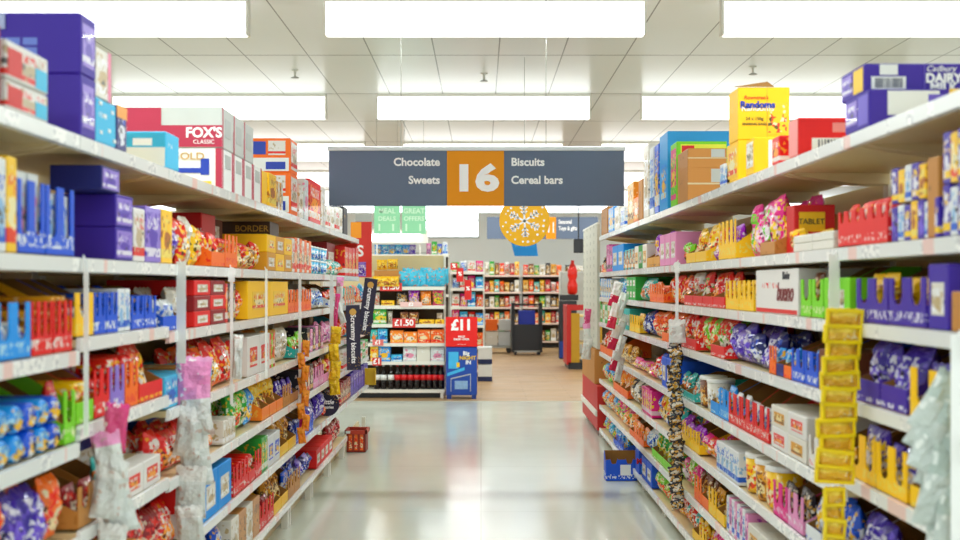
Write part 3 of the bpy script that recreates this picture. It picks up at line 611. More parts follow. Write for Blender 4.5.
for q in range(3):
    dn = Dp(223) + q * .25
    t = topbox(-1, 0, 0, 0, None, .48, 'wht', ('upper crimson and grey carton lettered on its end, left top shelf' if q == 0 else f'upper crimson and grey carton, {ORD[q]} in the row of three'), dn=dn, df=dn + .245, z0=z2 + .001)
    bpy.data.objects.remove(t.children[0]); w, d, h = .245, .48, z3 - z2; t['_dim'] = (w, d, h)
    ob('body', MB().cb(-w / 2, w / 2, -d / 2, d / 2, 0, h, .004), plain('carton_grey', 'c6cac6', .6), t)
    sidepatch(t, -1, .02, .1, 0, 1, crim, face='front'); sidepatch(t, -1, .25, .75, .3, .75, g_l, face='front')
    sidepatch(t, -1, .0, .995, .02, .55, crim); sidepatch(t, -1, .57, .995, .55, .98, crim)
    if q == 0: camtext(t, -1, .17, .36, "FOX'S", .062, txw, off=.002); camtext(t, -1, .17, .14, 'CLASSIC', .026, txw)
t = topbox(-1, 263, 268, 170, None, .25, 'ylw', 'bright yellow carton beside the red cartons, left top shelf'); t = topbox(-1, 270, 277, 172, None, .25, 'ylw', 'second yellow carton, further along left top shelf', body='box')
zr = CH + 113 * Dp(291) / F
for q in range(2):
    t = topbox(-1, 291, 298, 138 if q else 172, None if not q else 172, .3, 'org', ('upper' if q else 'lower') + ' orange-red carton with blue label, left top shelf', z0=None if not q else zr)
    sidepatch(t, -1, .03, .97, .03, .42, paperw); sidepatch(t, -1, .5, .9, .52, .9, blu_i); sidepatch(t, -1, .1, .45, .5, .92, mat_print('whr', 'box')); sidepatch(t, -1, .1, .5, .08, .3, blu_i)
    sidepatch(t, -1, .1, .9, .1, .9, mat_print('whr', 'box'), face='front')
for q, (pn, pf, yt, pal, lb) in enumerate(((300, 304, 184, 'wht', 'white and grey slim box leaning on left top shelf'), (305, 309, 178, 'slv', 'silver slim box beside the pale red carton'), (310, 321, 178, 'red', 'tall pale red carton near the hanging sign, left top shelf'),
        (322, 326, 186, 'wht', 'white slim box right of the pale red carton'), (327, 331, 205, 'whr', 'white and red slim box below the sign end'), (331, 335, 206, 'wht', 'cream slim box below the sign end'), (336, 340, 207, 'whr', 'red-marked white box under the sign'), (340, 343, 207, 'wht', 'cream box fourth under the sign'), (344, 348, 206, 'blk', 'dark box at the far end of left top shelf'))):
    topbox(-1, pn, pf, yt, None, .3, pal, lb, body='box' if pal != 'blk' else 'case')
# second shelf, left: stacked purple cartons, lilac box, red carton at the back
for q, (pn, pf, z0, z1, pal, lb) in enumerate(((117, 134, 1.58, 1.685, 'pur', 'lower purple carton with pale printed end, left second shelf'), (117, 134, 1.686, 1.79, 'pur', 'middle purple carton with pale printed end, left second shelf'), (103, 121, 1.792, 1.868, 'nav', 'deep blue carton on top of the purple stack, left second shelf'),
        (135, 146, 1.58, 1.76, 'whr', 'red and white upright box next to the purple stack'), (147, 162, 1.58, 1.775, 'lil', 'lilac upright carton, left second shelf'))):
    t = topbox(-1, pn, pf, 0, None, (.25, .25, .16)[q] if q < 3 else .2, pal, lb, z0=z0 + .001, body='case' if q < 3 else 'box'); bpy.data.objects.remove(t.children[0])
    a, b = Dp(pn), Dp(pf); w, h = b - a, z1 - z0; t['_dim'] = (w, (.25, .25, .16)[q] if q < 3 else .2, h)
    ob('body', MB().cb(-w / 2, w / 2, -t['_dim'][1] / 2, t['_dim'][1] / 2, 0, h, .003), mat_print(pal, 'case' if q < 3 else 'box'), t)
    if q < 3: sidepatch(t, -1, .06, .94, .08, .9, mat_print('lil', 'box'), face='front')
a = Dp(241); t = empty('carton', (-(W + .33), a + .15, 1.581), PI / 2); w, d, h = .3, .28, .27; t['_dim'] = (w, d, h)
ob('body', MB().cb(-w / 2, w / 2, -d / 2, d / 2, 0, h, .004), plain('carton_red', 'd3161c', .5), t); sidepatch(t, -1, .03, .5, .2, .45, paperw); camtext(t, -1, .22, .68, 'ORIGINAL', .03, txw)
tag(t, 'wide bright red carton behind the orange trays, left second shelf', 'carton')
a = Dp(283); ztop = 1.58 + .2
t = empty('carton', (-(W + .2), a + .0, ztop), PI / 2); t['_dim'] = (.3, .3, .085)
ob('body', MB().cb(-.15, .15, -.15, .15, 0, .085), plain('carton_brown', '3c2618', .5), t); camtext(t, -1, .35, .5, 'BORDER', .05, plain('print_gold', 'c79a3a', .4)); tag(t, 'dark brown carton with gold lettering on top of gold boxes', 'carton')
# right run
for q, (pn, pf, yt, yb, nm) in enumerate(((868, 844, 93, None, 'lower'), (863, 840, 63, 93, 'upper'))):
    zz = CH + 192 * Dp(863) / F
    t = topbox(1, pn, pf, yt, yb, .42, 'pur', f'{nm} long purple chocolate carton on right top shelf', z0=None if q == 0 else zz)
    if q == 0: bpy.data.objects.remove(t.children[0]); w, d = Dp(844) - Dp(868), .42; h = zz - 1.972; t['_dim'] = (w, d, h); ob('body', MB().cb(-w / 2, w / 2, -d / 2, d / 2, 0, h, .004), mat_print('pur', 'case'), t)
    sidepatch(t, 1, .55, .95, .1, .9, yel_i if q else plain('print_violet', '6a56c8', .5), face='front'); sidepatch(t, 1, .05, .5, .2, .85, mat_print('lil', 'box'), face='front')
    if q:
        barcode(t, 1, .05, .3, .08, .55); sidepatch(t, 1, .11, .24, .6, .95, paperw, 'label'); sidepatch(t, 1, .43, .437, .02, .98, plain('print_violet', '6a56c8', .5))
        camtext(t, 1, .57, .48, 'DAIRY', .038, txw, off=.0015); camtext(t, 1, .57, .17, 'MILK', .038, txw, off=.0015); camtext(t, 1, .55, .8, 'Cadbury', .026, txw, shear=.3)
    else:
        sidepatch(t, 1, .13, .5, .3, .95, paperw, 'label'); sidepatch(t, 1, .42, .55, .45, .85, plain('print_violet', '6a56c8', .5)); sidepatch(t, 1, .57, .66, .7, 1, yel_i)
t = topbox(1, 797, 788, 117, None, .36, 'red', 'red carton with barcode label left of the purple cartons, right top shelf'); barcode(t, 1, .14, .7, .12, .45)
bpy.data.objects.remove(t.children[0]) if False else None
sidepatch(t, 1, .02, .98, .02, .98, plain('print_salmon', 'ef8d88', .5), face='front'); sidepatch(t, 1, .35, .55, .6, .85, plain('print_salmon', 'ef8d88', .5), 'printed_mark'); sidepatch(t, 1, .68, .74, .5, 1, yel_i)
t = topbox(1, 778, 771, 135, None, .12, 'red', 'small red and white box between red and yellow cartons, right top shelf', body='box')
t = topbox(1, 753, 745, 137, None, .22, 'ylw', 'yellow carton with big white label, right top shelf'); sidepatch(t, 1, .28, .9, .12, .92, paperw, 'label'); sidepatch(t, 1, .1, .9, .2, .9, mat_print('wht', 'box'), face='front')
D1 = Dp(737)
t = topbox(1, 737, 726, 140, None, .26, 'ylw', 'lower bright yellow carton under the tall yellow carton', z0=None); sidepatch(t, 1, .1, .9, .1, .9, mat_print('yel', 'box'), face='front'); yz = CH + 145 * D1 / F
t = topbox(1, 737, 728, 87, 140, .235, 'ylw', 'tall bright yellow carton with open flap, right top shelf', z0=yz)
camtext(t, 1, .35, .8, "Rowntree's", .024, red_i, shear=.2); camtext(t, 1, .38, .66, 'Randoms', .042, blu_i, off=.002); camtext(t, 1, .38, .6, 'Randoms', .04, txw)
camtext(t, 1, .32, .4, '24 x 150g', .02, txd); camtext(t, 1, .32, .3, 'SHARING BAGS', .016, txd); sidepatch(t, 1, .58, .94, .1, .72, mat_print('yel', 'bag')); sidepatch(t, 1, .56, .565, .0, 1, plain('print_orange', 'f0a040', .5), 'edge')
w, d, h = t['_dim']; ob('flap', MB().add([(w / 2, -d / 2, h), (w / 2, d * .2, h), (w * .1, d * .15, h + .035), (w * .1, -d / 2, h + .012), (w / 2, -d / 2, h + .003), (w / 2, d * .2, h + .003), (w * .1, d * .15, h + .038), (w * .1, -d / 2, h + .015)], [(0, 1, 2, 3), (4, 7, 6, 5), (0, 4, 5, 1), (1, 5, 6, 2), (2, 6, 7, 3), (3, 7, 4, 0)]), cardboard, t)
for (pn, pf, lb) in ((729, 724, 'white and blue slim box left of yellow cartons, right top shelf'), (723, 719, 'grey slim box behind the brown cartons, right top shelf')): topbox(1, pn, pf, 163, None, .2, 'whb', lb, body='box')
z4 = CH + 117 * Dp(687) / F
for q in range(2):
    t = topbox(1, 687, 677, 148 if q else 168, None, .22, 'tan', ('upper' if q else 'lower') + ' plain brown cardboard carton, right top shelf', z0=z4 if q else None)
    if not q: bpy.data.objects.remove(t.children[0]); h = z4 - 1.972; t['_dim'] = (t['_dim'][0], .22, h); w = t['_dim'][0]; ob('body', MB().cb(-w / 2, w / 2, -.11, .11, 0, h), mat_print('tan', 'case'), t)
    sidepatch(t, 1, .0, 1, .48, .53, plain('parcel_tape', 'd8c8a0', .25), 'tape'); sidepatch(t, 1, .6, .95, .55, .95, plain('print_grey', 'b9bdba', .6), 'label')
t = topbox(1, 676, 670, 141, None, .3, 'lim', 'lime and yellow carton behind brown cartons, right top shelf'); sidepatch(t, 1, .08, .98, .1, .95, plain('print_lemon', 'e9ef3c', .5)); sidepatch(t, 1, .1, .35, .8, .93, red_i); sidepatch(t, 1, .1, .9, .1, .9, mat_print('mul', 'box'), face='front')
t = topbox(1, 667, 659, 131, None, .4, 'sky', 'large sky blue carton rising above the others, right top shelf'); bpy.data.objects.remove(t.children[0]); w, d, h = t['_dim']; ob('body', MB().cb(-w / 2, w / 2, -d / 2, d / 2, 0, h), plain('carton_blue', '1c9ae2', .5), t); sidepatch(t, 1, .2, .8, .1, .6, mat_print('sky', 'box'), face='front')
for q, (pn, pf, yt, pal, lb) in enumerate(((658, 654, 143, 'blu', 'blue slim carton next to the large sky blue carton'), (653, 649, 146, 'whb', 'white and blue tall slim carton, right top shelf'), (648, 643, 143, 'wht', 'grey-white tall slim carton, right top shelf'), (642, 638, 178, 'tan', 'brown open carton near sign end, right top shelf'),
        (638, 633, 196, 'ora', 'bright orange low carton near sign end, right top shelf'), (633, 627, 181, 'gld', 'gold-brown carton at right sign end'), (624, 620, 206, 'whb', 'white and blue box under the right sign end'), (619, 614, 205, 'wht', 'cream box under the right sign end'), (613, 608, 206, 'sky', 'blue box far end of right top shelf'), (607, 601, 206, 'tan', 'brown box at the far end of right top shelf'))):
    topbox(1, pn, pf, yt, None, .25, pal, lb, body='box' if pal != 'tan' else 'case')
# red box with yellow hand-written label, white bueno carton print
a = Dp(812); t = empty('carton', (W + .03 + .17, a + .16, 1.623), -PI / 2); w, d, h = .12, .16, .19; t['_dim'] = (w, d, h); t.location = (W + .14, Dp(775), 1.623)
ob('body', MB().cb(-w / 2, w / 2, -d / 2, d / 2, 0, h), plain('carton_red', 'd3161c', .5), t); sidepatch(t, 1, .12, .75, .45, .85, yel_i, 'label'); camtext(t, 1, .42, .65, 'TABLET', .03, txd); tag(t, 'red box with yellow lettered label, right second shelf', 'carton')
for o, look, noun, s, lv, y, z in REC:
    if noun == 'carton' and s == 1 and lv == 2 and look == 'white and red' and o.children and abs(y - (Dp(795) + Dp(753)) / 2) < .25:
        for ch in [c for c in o.children if c.name.startswith('label')]: bpy.data.objects.remove(ch)
        text('Kinder', .04, txd, o, (.17, -.1815, .15), (PI / 2, 0, 0), off=.001); text('bueno', .1, plain('print_maroon', '7a1f22', .5), o, (.15, -.1815, .085), (PI / 2, 0, 0), shear=.3, off=.002)
        ob('printed_band', MB().box(-.33, .33, -.1812, -.1802, .004, .02), red_i, o)
# blue boxes near the floor on the right
w, h = .24, .215; t = tray(w, .16, h, h * .6, 2, 'blu'); t.location = (W - .085, 9.32, .001); t.rotation_euler = (0, 0, 0)
ob('label', MB().box(-.01, .07, -.0815, -.0805, h * .2, h * .58), paperw, t); tag(t, 'blue display box on the floor jutting out from right bottom shelf', 'display tray')
t = empty('carton', (W + .09, 9.02, .102), 0); w, d, h = .17, .2, .175; ob('body', MB().cb(-w / 2, w / 2, -d / 2, d / 2, 0, h), plain('carton_cobalt', '1450c8', .5), t)
text('MAOAM', .055, red_i, t, (0, -d / 2 - .002, h * .55), off=.003); ob('mascotless_panel', MB().box(-w * .4, w * .4, -d / 2 - .0012, -d / 2 - .0002, h * .1, h * .35), cyn_i, t).name = 'printed_panel'
tag(t, 'blue sweet carton with red lettering beside the jutting blue box', 'carton')
# red crate standing on the floor by the left run
t = empty('crate', (-1.12, 10.95, 0), 0)
b = MB()
for x0, x1, y0, y1 in ((-.085, .085, -.12, -.114), (-.085, .085, .114, .12), (-.085, -.079, -.12, .12), (.079, .085, -.12, .12)): b.box(x0, x1, y0, y1, .002, .19)
b.box(-.085, .085, -.12, .12, .002, .008); ob('body', b, plain('crate_red', 'a8301a', .5), t)
ob('rim', MB().box(-.1, .1, -.135, -.118, .165, .2).box(-.1, .1, .118, .135, .165, .2).box(-.1, -.083, -.135, .135, .165, .2).box(.083, .1, -.135, .135, .165, .2), plain('crate_rim', 'c03a22', .5), t)
for x in (-.05, .0, .05): ob('picture_strip', MB().box(x - .014, x + .014, -.1215, -.1202, .02, .16), mat_print('org', 'bag'), t)
ob('label', MB().box(-.09, -.05, -.137, -.1355, .172, .195), paperw, t); tag(t, 'red and orange patterned crate on the floor beside left bottom shelf', 'crate')
# ------------------------------------------------------------------ hanging clip strips with packets
def strip(s, px, ztop, zbot, look, out=.012, wd=.035, drop=False):
    D = Dp(px); x = s * (W - out); t = empty('clip_strip', (x, D, ztop))
    ob('strap', MB().box(-wd / 2, wd / 2, -.0015, .0015, zbot - ztop, 0), plastic_w, t)
    ob('hook', MB().tube([(0, 0, -.01), (s * .006, 0, .006), (s * (out - .004), 0, .012)], .003), plastic_w, t)
    if drop: ob('price_tag', MB().lathe([(.022, -.002), (.022, .002)], 0, 0, 14, axis='y').box(-.015, .015, -.0015, .0015, -.045, .01), plastic_w, t).location = (0, -.004, -.02)
    tag(t, look, 'clip strip'); return t
def packs(s, px, items, out=.02, look='', name='hanging_packet', cat='packet'):
    D = Dp(px); n = len(items)
    for i, (zb, w, h, pal, dx, ry) in enumerate(items):
        o = ob(name, m_bag(w, .035, h, i % 5), mat_print(pal, 'bag'), None, (s * (W - out) + dx - math.sin(ry) * -h, D - .03 - .006 * (i % 3), zb), (0, -ry, 0))
        pos = 'only' if n == 1 else 'topmost' if i == 0 else 'lowest' if i == n - 1 else ORD[i] + ' from top'
        tag(o, f'{look}, {pos}', cat, None)
strip(-1, 100, 1.045, .72, 'white plastic strip behind the nearest silvery packets, left side', out=.02, wd=.018)
strip(-1, 178, 1.59, 1.2, 'wide white plastic strip holding pink and silvery packets, left side', wd=.036)
strip(-1, 82, 1.575, 1.06, 'thin white plastic strip between the two nearest left bays', wd=.014)
strip(-1, 229, 1.58, .95, 'thin white strip hanging in front of third left bay', wd=.014, drop=True)
strip(-1, 264, 1.585, 1.0, 'narrow white strip in front of fourth left bay', wd=.013)
strip(-1, 298, 1.56, .72, 'white strip carrying orange and pink packets', wd=.018)
strip(-1, 330, 1.575, .8, 'white strip carrying pink-topped and yellow packets', wd=.03)
strip(1, 679, 1.635, 1.1, 'white droplet-ended strip in front of right shelves', wd=.018, drop=True)
strip(1, 838, 1.6, 1.36, 'white plastic strip holding the bright yellow packets, right side', wd=.035)
def pk_mat(name, top, bot, cut, spots=None):
    if name in MATS: return MATS[name]
    m, nt, b = newmat(name); L = nt.links.new; tc = N(nt, 'ShaderNodeTexCoord'); sp = N(nt, 'ShaderNodeSeparateXYZ'); L(tc.outputs['Generated'], sp.inputs[0])
    no = N(nt, 'ShaderNodeTexNoise'); no.inputs['Scale'].default_value = 25; L(tc.outputs['Object'], no.inputs[0])
    f = math_(nt, 'GREATER_THAN', sp.outputs[2], cut)
    mx = N(nt, 'ShaderNodeMix', data_type='RGBA'); L(f, mx.inputs[0]); mx.inputs[6].default_value = lin(bot); mx.inputs[7].default_value = lin(top)
    g = math_(nt, 'GREATER_THAN', no.outputs[0], .62); m2 = N(nt, 'ShaderNodeMix', data_type='RGBA'); L(math_(nt, 'MULTIPLY', g, .8), m2.inputs[0]); L(mx.outputs[2], m2.inputs[6]); m2.inputs[7].default_value = lin(spots or 'ffffff')
    L(m2.outputs[2], b.inputs['Base Color']); b.inputs['Roughness'].default_value = .25
    bp = N(nt, 'ShaderNodeBump'); bp.inputs['Strength'].default_value = .8; bp.inputs['Distance'].default_value = .02; L(no.outputs[0], bp.inputs['Height']); L(bp.outputs[0], b.inputs['Normal'])
    MATS[name] = m; return m
pinksil = pk_mat('packet_pink_silver', 'f29ccb', 'dfe1dc', .72, 'c9ab9c'); silv = pk_mat('packet_silver', 'e9e9e4', 'd8dcd8', .7, 'c9ab9c')
def hang(s, px, z0, lst, look, mat, D=None):
    D = D or Dp(px)
    for i, (dx, dz, w, h, ry) in enumerate(lst):
        m = mat[i % len(mat)] if isinstance(mat, list) else mat
        w = w * (1.22 if h > .13 and s < 0 and D < 5 else 1)
        o = ob('hanging_packet', m_bag(w, .04, h, i % 5), m, None, (s * W - s * .045 + dx, D - .05 - .018 * (i % 3), z0 + dz), (0, ry, R.uniform(-.25, .25)))
        n = len(lst); pos = 'upper' if n == 2 and i == 0 else 'lower' if n == 2 else ('topmost' if i == 0 else 'lowest' if i == n - 1 else ORD[i] + ' from top')
        tag(o, f'{pos} {look}', 'packet')
hang(-1, 103, 1.0, [(0, .0, .06, .14, .12), (.012, -.1, .075, .16, -.2), (-.01, -.2, .08, .17, .12), (.03, -.25, .085, .17, -.22), (-.005, -.38, .08, .16, .1)], 'silvery packet hanging at left, in the nearest cluster', [pk_mat('packet_magenta', 'e8438e', 'e04a84', .9), pinksil, silv, silv, silv])
hang(-1, 185, 1.0, [(-.005, .02, .115, .2, .04), (.025, -.08, .11, .19, -.1), (-.02, -.16, .09, .19, .1), (.02, -.28, .1, .2, -.12), (-.01, -.4, .1, .2, .05), (.0, -.5, .09, .15, -.05)], 'pink and silvery packet, hanging cluster by second left bay', [pk_mat('packet_pink', 'f7a8d6', 'f596cc', .9), pinksil, silv, silv, silv, silv])
hang(-1, 229, 1.07, [(0, 0, .045, .2, .05)], 'white narrow packet hanging before third left bay', silv)
orp = pk_mat('packet_orange', 'f39a2a', 'f08820', .6, '6a58c0'); mgp = pk_mat('packet_magenta2', 'e22a98', 'd82890', .6, 'f39a2a')
hang(-1, 298, 1.05, [(0 + .006 * ((-1) ** i), -.078 * i, .05, .1, .12 * ((-1) ** i)) for i in range(8)], 'orange packet with blue dots on the tapering strip', orp)
hang(-1, 293, 1.0, [(-.03, -.09 * i, .035, .12, .1) for i in range(6)], 'magenta packet edge behind the orange strip', mgp, D=Dp(298) + .1)
hang(-1, 334, 1.2, [(0, .1, .06, .26, .05), (.04, .0, .05, .24, -.3), (-.03, -.02, .04, .25, .1)], 'pink and white long packet hanging near dark signs', [pinksil, silv, pk_mat('packet_magenta', 'e8438e', 'e04a84', .9)])
ypk = pk_mat('packet_yellow', 'f7d01c', 'f4c412', .6, 'b8862c')
hang(-1, 330, 1.05, [(0, -.13 * i, .085, .13, .08 * (-1) ** i) for i in range(4)], 'yellow sweet packet hanging left of the round sign', ypk)
# bright yellow column of hanging packets on the right
D = 3.72; WN = ["topmost", "second", "third", "fourth", "fifth", "sixth", "seventh", "eighth", "ninth", "tenth", "eleventh", "twelfth", "thirteenth", "fourteenth", "lowest"]
hy = plain('header_yellow', 'ffdc06', .35); amb = pk_mat('packet_clear_amber', 'f8da50', 'f0c040', .5, 'fbf0c0')
for i in range(15):
    z = 1.375 - i * .0475; wd = .112 + .008 * math.sin(i * 2.1); x = W - .055 - .003 * i + .004 * ((-1) ** i)
    if i > 10: wd = .066; x = W - .085; z -= .02
    hh = .05; t = empty('hanging_packet', (x, D - .02 - .012 * (i % 2), z), R.uniform(-.12, .12)); t.rotation_euler.y = R.uniform(-.05, .12)
    ob('pouch', m_bag(wd - .012, .03, hh, i % 5), amb, t)
    ob('header', MB().cb(-wd / 2, wd / 2, -.022, -.006, hh - .01, hh + .003, .002), hy, t)
    ob('side_seam', MB().cb(-wd / 2, -wd / 2 + .011, -.02, .0, -.004, hh, .002), hy, t); ob('side_seam', MB().cb(wd / 2 - .008, wd / 2, -.02, .0, -.004, hh, .002), hy, t)
    ob('foot_seam', MB().cb(-wd / 2, wd / 2, -.02, -.004, -.006, .004, .001), hy, t)
    tag(t, f'{WN[i]} bright yellow packet of the hanging column at right', 'packet', 'hanging column of yellow packets')
blkp = pk_mat('packet_black_gold', '1e1a1c', '2a2220', .6, 'd9b070')
for i in range(20):
    z = 1.14 - i * .0485; zz = math.sin(i * 1.1) * .008
    t = ob('hanging_packet', m_bag(.07 + .012 * (i % 2), .03, .055, i % 5), mat_print('blk', 'bag'), None, (W - .05 + zz + .0008 * i, 6.93 - .02 * (i % 2), z), (0, .25 * (-1) ** i, 0))
    tag(t, f'{["topmost", "second", "third", "fourth", "fifth", "sixth", "seventh", "eighth", "ninth", "tenth", "eleventh", "twelfth", "thirteenth", "fourteenth", "fifteenth", "sixteenth", "seventeenth", "eighteenth", "nineteenth", "lowest"][i]} black and gold packet of the twisting column at right', 'packet', 'twisting column of black packets')
o = ob('hanging_packet', m_bag(.1, .02, .13, 2), silv, None, (W - .04, 6.9, 1.17)); tag(o, 'white card packet above the black and gold column at right', 'packet')
crs = pk_mat('packet_crimson_white', 'f0e6e4', 'd81e4c', .45, 'ffffff')
for i in range(8):
    o = ob('hanging_packet', m_bag(.075, .03, .2, i % 5), [crs, silv][i % 2], None, (W - .12 + .045 * (i % 2) - .01 * (i % 3), 9.6 - .03 * (i % 3), 1.33 - .085 * i), (0, .35 * (1 if i % 2 else .8), .1 * i))
    tag(o, f'{ORD[i]} crimson and white packet down the far right cluster', 'packet')
gsl = pk_mat('packet_pale_silver', 'b4c2ba', 'c6cec8', .5, 'ecefe9')
for i in range(8):
    o = ob('hanging_packet', m_bag(.085, .04, .16, i % 5), gsl, None, (W - .075 - .012 * (i % 3) + .01 * i, 2.98 + .02 * (i % 2), 1.14 - .048 * i), (0, .55 - .07 * i, .2 * (-1) ** i))
    tag(o, f'{ORD[i]} pale silver packet drooping at the right edge', 'packet')
strip(1, 962, 1.38, .78, 'white plastic strip at the extreme right edge', wd=.03)
# dark shelf-edge signs on the left
navy = plain('sign_navy', '25203c', .45, var=.03); gold = plain('gold_flake', 'd8a850', .4, .3)
def navy_sign(px, D, ytop, ybot, wpx, tilt, label, body):
    x0, _, zt = P(px, ytop, D); zb = P(px, ybot, D)[2]; w = wpx * D / F; h = zt - zb
    t = empty('shelf_sign', (x0, D, zb), 0); t.rotation_euler = (0, tilt, .12)
    ob('board', MB().cb(-w / 2, w / 2, -.003, .003, 0, h, .001), navy, t)
    text(body, w * .5, txw, t, (0, -.0045, h * .48), (PI / 2, PI / 2, 0), off=.0015)
    b = MB().lathe([(w * .25, -.006), (w * .25, -.004)], 0, h - w * .5, 12, axis='y'); ob('emblem', b, gold, t)
    b = MB()
    for _ in range(26):
        xx, zz = R.uniform(-.46, .44) * w, (R.random() ** 1.6) * h * .22 + .004; r = R.uniform(.003, .006); b.box(xx, xx + r, -.0042, -.0031, zz, zz + r)
    ob('gold_flakes', b, gold, t)['kind'] = 'stuff'
    ob('clip', MB().box(-.006, .006, .003, .012, h * .6, h * .72), plastic_w, t); tag(t, label, 'sign')
navy_sign(364, 11.2, 278, 335, 13, .13, 'tilted narrow dark navy sign, farther of the pair by left shelves', 'Scrummy biscuits')
navy_sign(354, 10.4, 305, 370, 14, -.02, 'upright narrow dark navy sign reading Scrummy biscuits, nearer of the pair', 'Scrummy biscuits')
D = 9.35; x, _, z = P(327, 404, D); t = empty('shelf_sign', (x, D, z - .1)); r = .095
ob('board', MB().lathe([(r, -.003), (r, .003)], 0, .1, 28, axis='y', smooth=False), navy, t)
text('Little', .05, txw, t, (0, -.0045, .115), off=.0012, shear=.3); text('Luxuries', .03, txw, t, (0, -.0045, .075), off=.001)
b = MB()
for _ in range(30):
    a = R.uniform(.1, PI - .1); q = R.uniform(.7, .96) * r; b.box(q * math.cos(a), q * math.cos(a) + .005, -.0042, -.0031, .1 + q * math.sin(a), .105 + q * math.sin(a))
ob('gold_flakes', b, gold, t)['kind'] = 'stuff'; ob('arm', MB().box(-.09, -.06, -.001, .003, .09, .1), plastic_w, t); tag(t, 'round dark navy sign with gold flecks sticking out from left shelves', 'sign')
# folded yellow card jutting near the end of the left run
x, y, z = P(372, 376, 12.2); t = ob('card_wobbler', MB().cb(-.06, .06, -.004, .004, -.09, .08, .002).cb(.05, .058, -.05, .004, -.07, .06, .002), plain('card_yellow', 'e3b51a', .6)); t.location = (x - .02, y, z); tag(t, 'yellow folded card jutting out at the far end of left run', 'card')
# red header and orange card at the end of the left run
t = empty('header_panel', (-1.17, 12.62, 1.58), 0)
ob('panel', MB().cb(-.14, .03, -.01, .01, .0, .58, .003), plain('header_red', 'dc2a1e', .5), t); text('S', .16, txw, t, (-.09, -.012, .27), off=.004); ob('picture', MB().box(-.13, -.03, -.0125, -.0105, .01, .16), mat_print('lil', 'bag'), t); ob('top_trim', MB().box(-.14, .03, -.011, .011, .58, .66), g_l, t)
tag(t, 'red upright header panel with white letter at end of left run', 'sign')
t = ob('red_board', MB().cb(-1.66, -1.18, 11.52, 11.54, 1.6, 1.9, .002), plain('header_red', 'dc2a1e', .5)); tag(t, 'bright red end panel closing the left second shelf', 'panel')
x, y, z = P(356, 236, 11.45); t = ob('card_flag', MB().cb(-.05, .05, -.003, .003, 0, .15, .001), plain('card_orange', 'f59a1c', .6)); t.location = (x, y, 1.945); tag(t, 'small orange card standing on far end of left top shelf', 'card')

# ------------------------------------------------------------------ aisle signs
slate = plain('sign_slate', '67768e', .75, var=.03, scale=3); amber = plain('sign_amber', 'f29a06', .75, var=.02)
t = empty('aisle_sign', (0, 9.0, 0)); x0, _, zt = P(329, 151, 9); x1, _, zb = P(624, 206, 9); xa = P(447, 0, 9)[0]; xb = P(504, 0, 9)[0]
ob('slate_panel', MB().cb(x0, xa, -.012, .012, zb, zt, .002).cb(xb, x1, -.012, .012, zb, zt, .002), slate, t)
ob('number_panel', MB().cb(xa, xb, -.014, .013, zb, zt, .002), amber, t)
ob('top_rail', MB().cb(x0 - .01, x1 + .01, -.02, .02, zt, zt + .032, .003), plain('rail_alu', 'c9cccb', .35, .3), t)
for px, py, s_, al, body in ((440, 162.5, .082, 'RIGHT', 'Chocolate'), (440, 180.5, .082, 'RIGHT', 'Sweets'), (511, 162.5, .082, 'LEFT', 'Biscuits'), (511, 180.5, .082, 'LEFT', 'Cereal bars')):
    x, _, z = P(px, py, 9); text(body, s_, txw, t, (x, -.0145, z), align=al, off=.0026)
x, _, z = P(475.5, 179.5, 9); text('16', .262, txw, t, (x, -.0165, z), off=.012, sx=1.32)
for px in (401, 546): x = P(px, 0, 9)[0]; ob('wire', MB().tube([(x, 0, zt + .03), (x, 0, 3.668)], .0025), plain('steel', '9fa09a', .3, .8), t)
tag(t, 'large slate aisle sign with amber number 16 hanging over aisle', 'sign')
D = 24; t = empty('aisle_sign', (0, D, 0)); x0, _, zt = P(487, 217, D); x1, _, zb = P(598, 239, D); xa = P(546, 0, D)[0]; xb = P(556, 0, D)[0]
ob('slate_panel', MB().cb(x0, xa, -.012, .012, zb, zt, .002).cb(xb, x1, -.012, .012, zb, zt, .002), slate, t); ob('number_panel', MB().cb(xa, xb, -.014, .013, zb, zt, .002), amber, t)
text('11', .3, txw, t, ((xa + xb) / 2, -.02, (zt + zb) / 2), off=.004, sx=.6)
for py in (222, 228.5): x, _, z = P(558.5, py, D); text('Seasonal' if py < 225 else 'Toys & gifts', .11, txw, t, (x, -.0145, z), align='LEFT', off=.003, sx=.7)
for px in (505, 580): x = P(px, 0, D)[0]; ob('wire', MB().tube([(x, 0, zt), (x, 0, 3.668)], .004), plain('steel', '9fa09a', .3, .8), t)
tag(t, 'smaller distant slate aisle sign partly behind the gold snowflake disc', 'sign')
# gold snowflake disc
D = 11.5; x, _, z = P(524.5, 221, D); t = empty('hanging_disc', (x, D, z)); r = 25.3 * D / F
ob('disc', MB().lathe([(r * .985, -.006), (r, -.003), (r, .003), (r * .985, .006)], 0, 0, 40, axis='y', smooth=False), plain('disc_gold', 'f8b812', .6, var=.08, scale=3), t)
b = MB()
def arm(a, L, wdt, o=(0, 0)):
    c, s_ = math.cos(a), math.sin(a); px, pz = o; q = [(px - s_ * wdt, pz + c * wdt), (px + s_ * wdt, pz - c * wdt), (px + c * L + s_ * wdt, pz + s_ * L - c * wdt), (px + c * L - s_ * wdt, pz + s_ * L + c * wdt)]
    b.prism(q, -.0085, -.0065, 'y')
for k in range(6):
    a = PI / 2 + k * PI / 3 + .06; arm(a, r * .62, .009)
    for f, l in ((.28, .17), (.42, .2), (.54, .13)):
        for sg in (-1, 1): arm(a + sg * .85, r * l, .007, (math.cos(a) * r * f, math.sin(a) * r * f))
ob('snowflake', b, txw, t); b = MB()
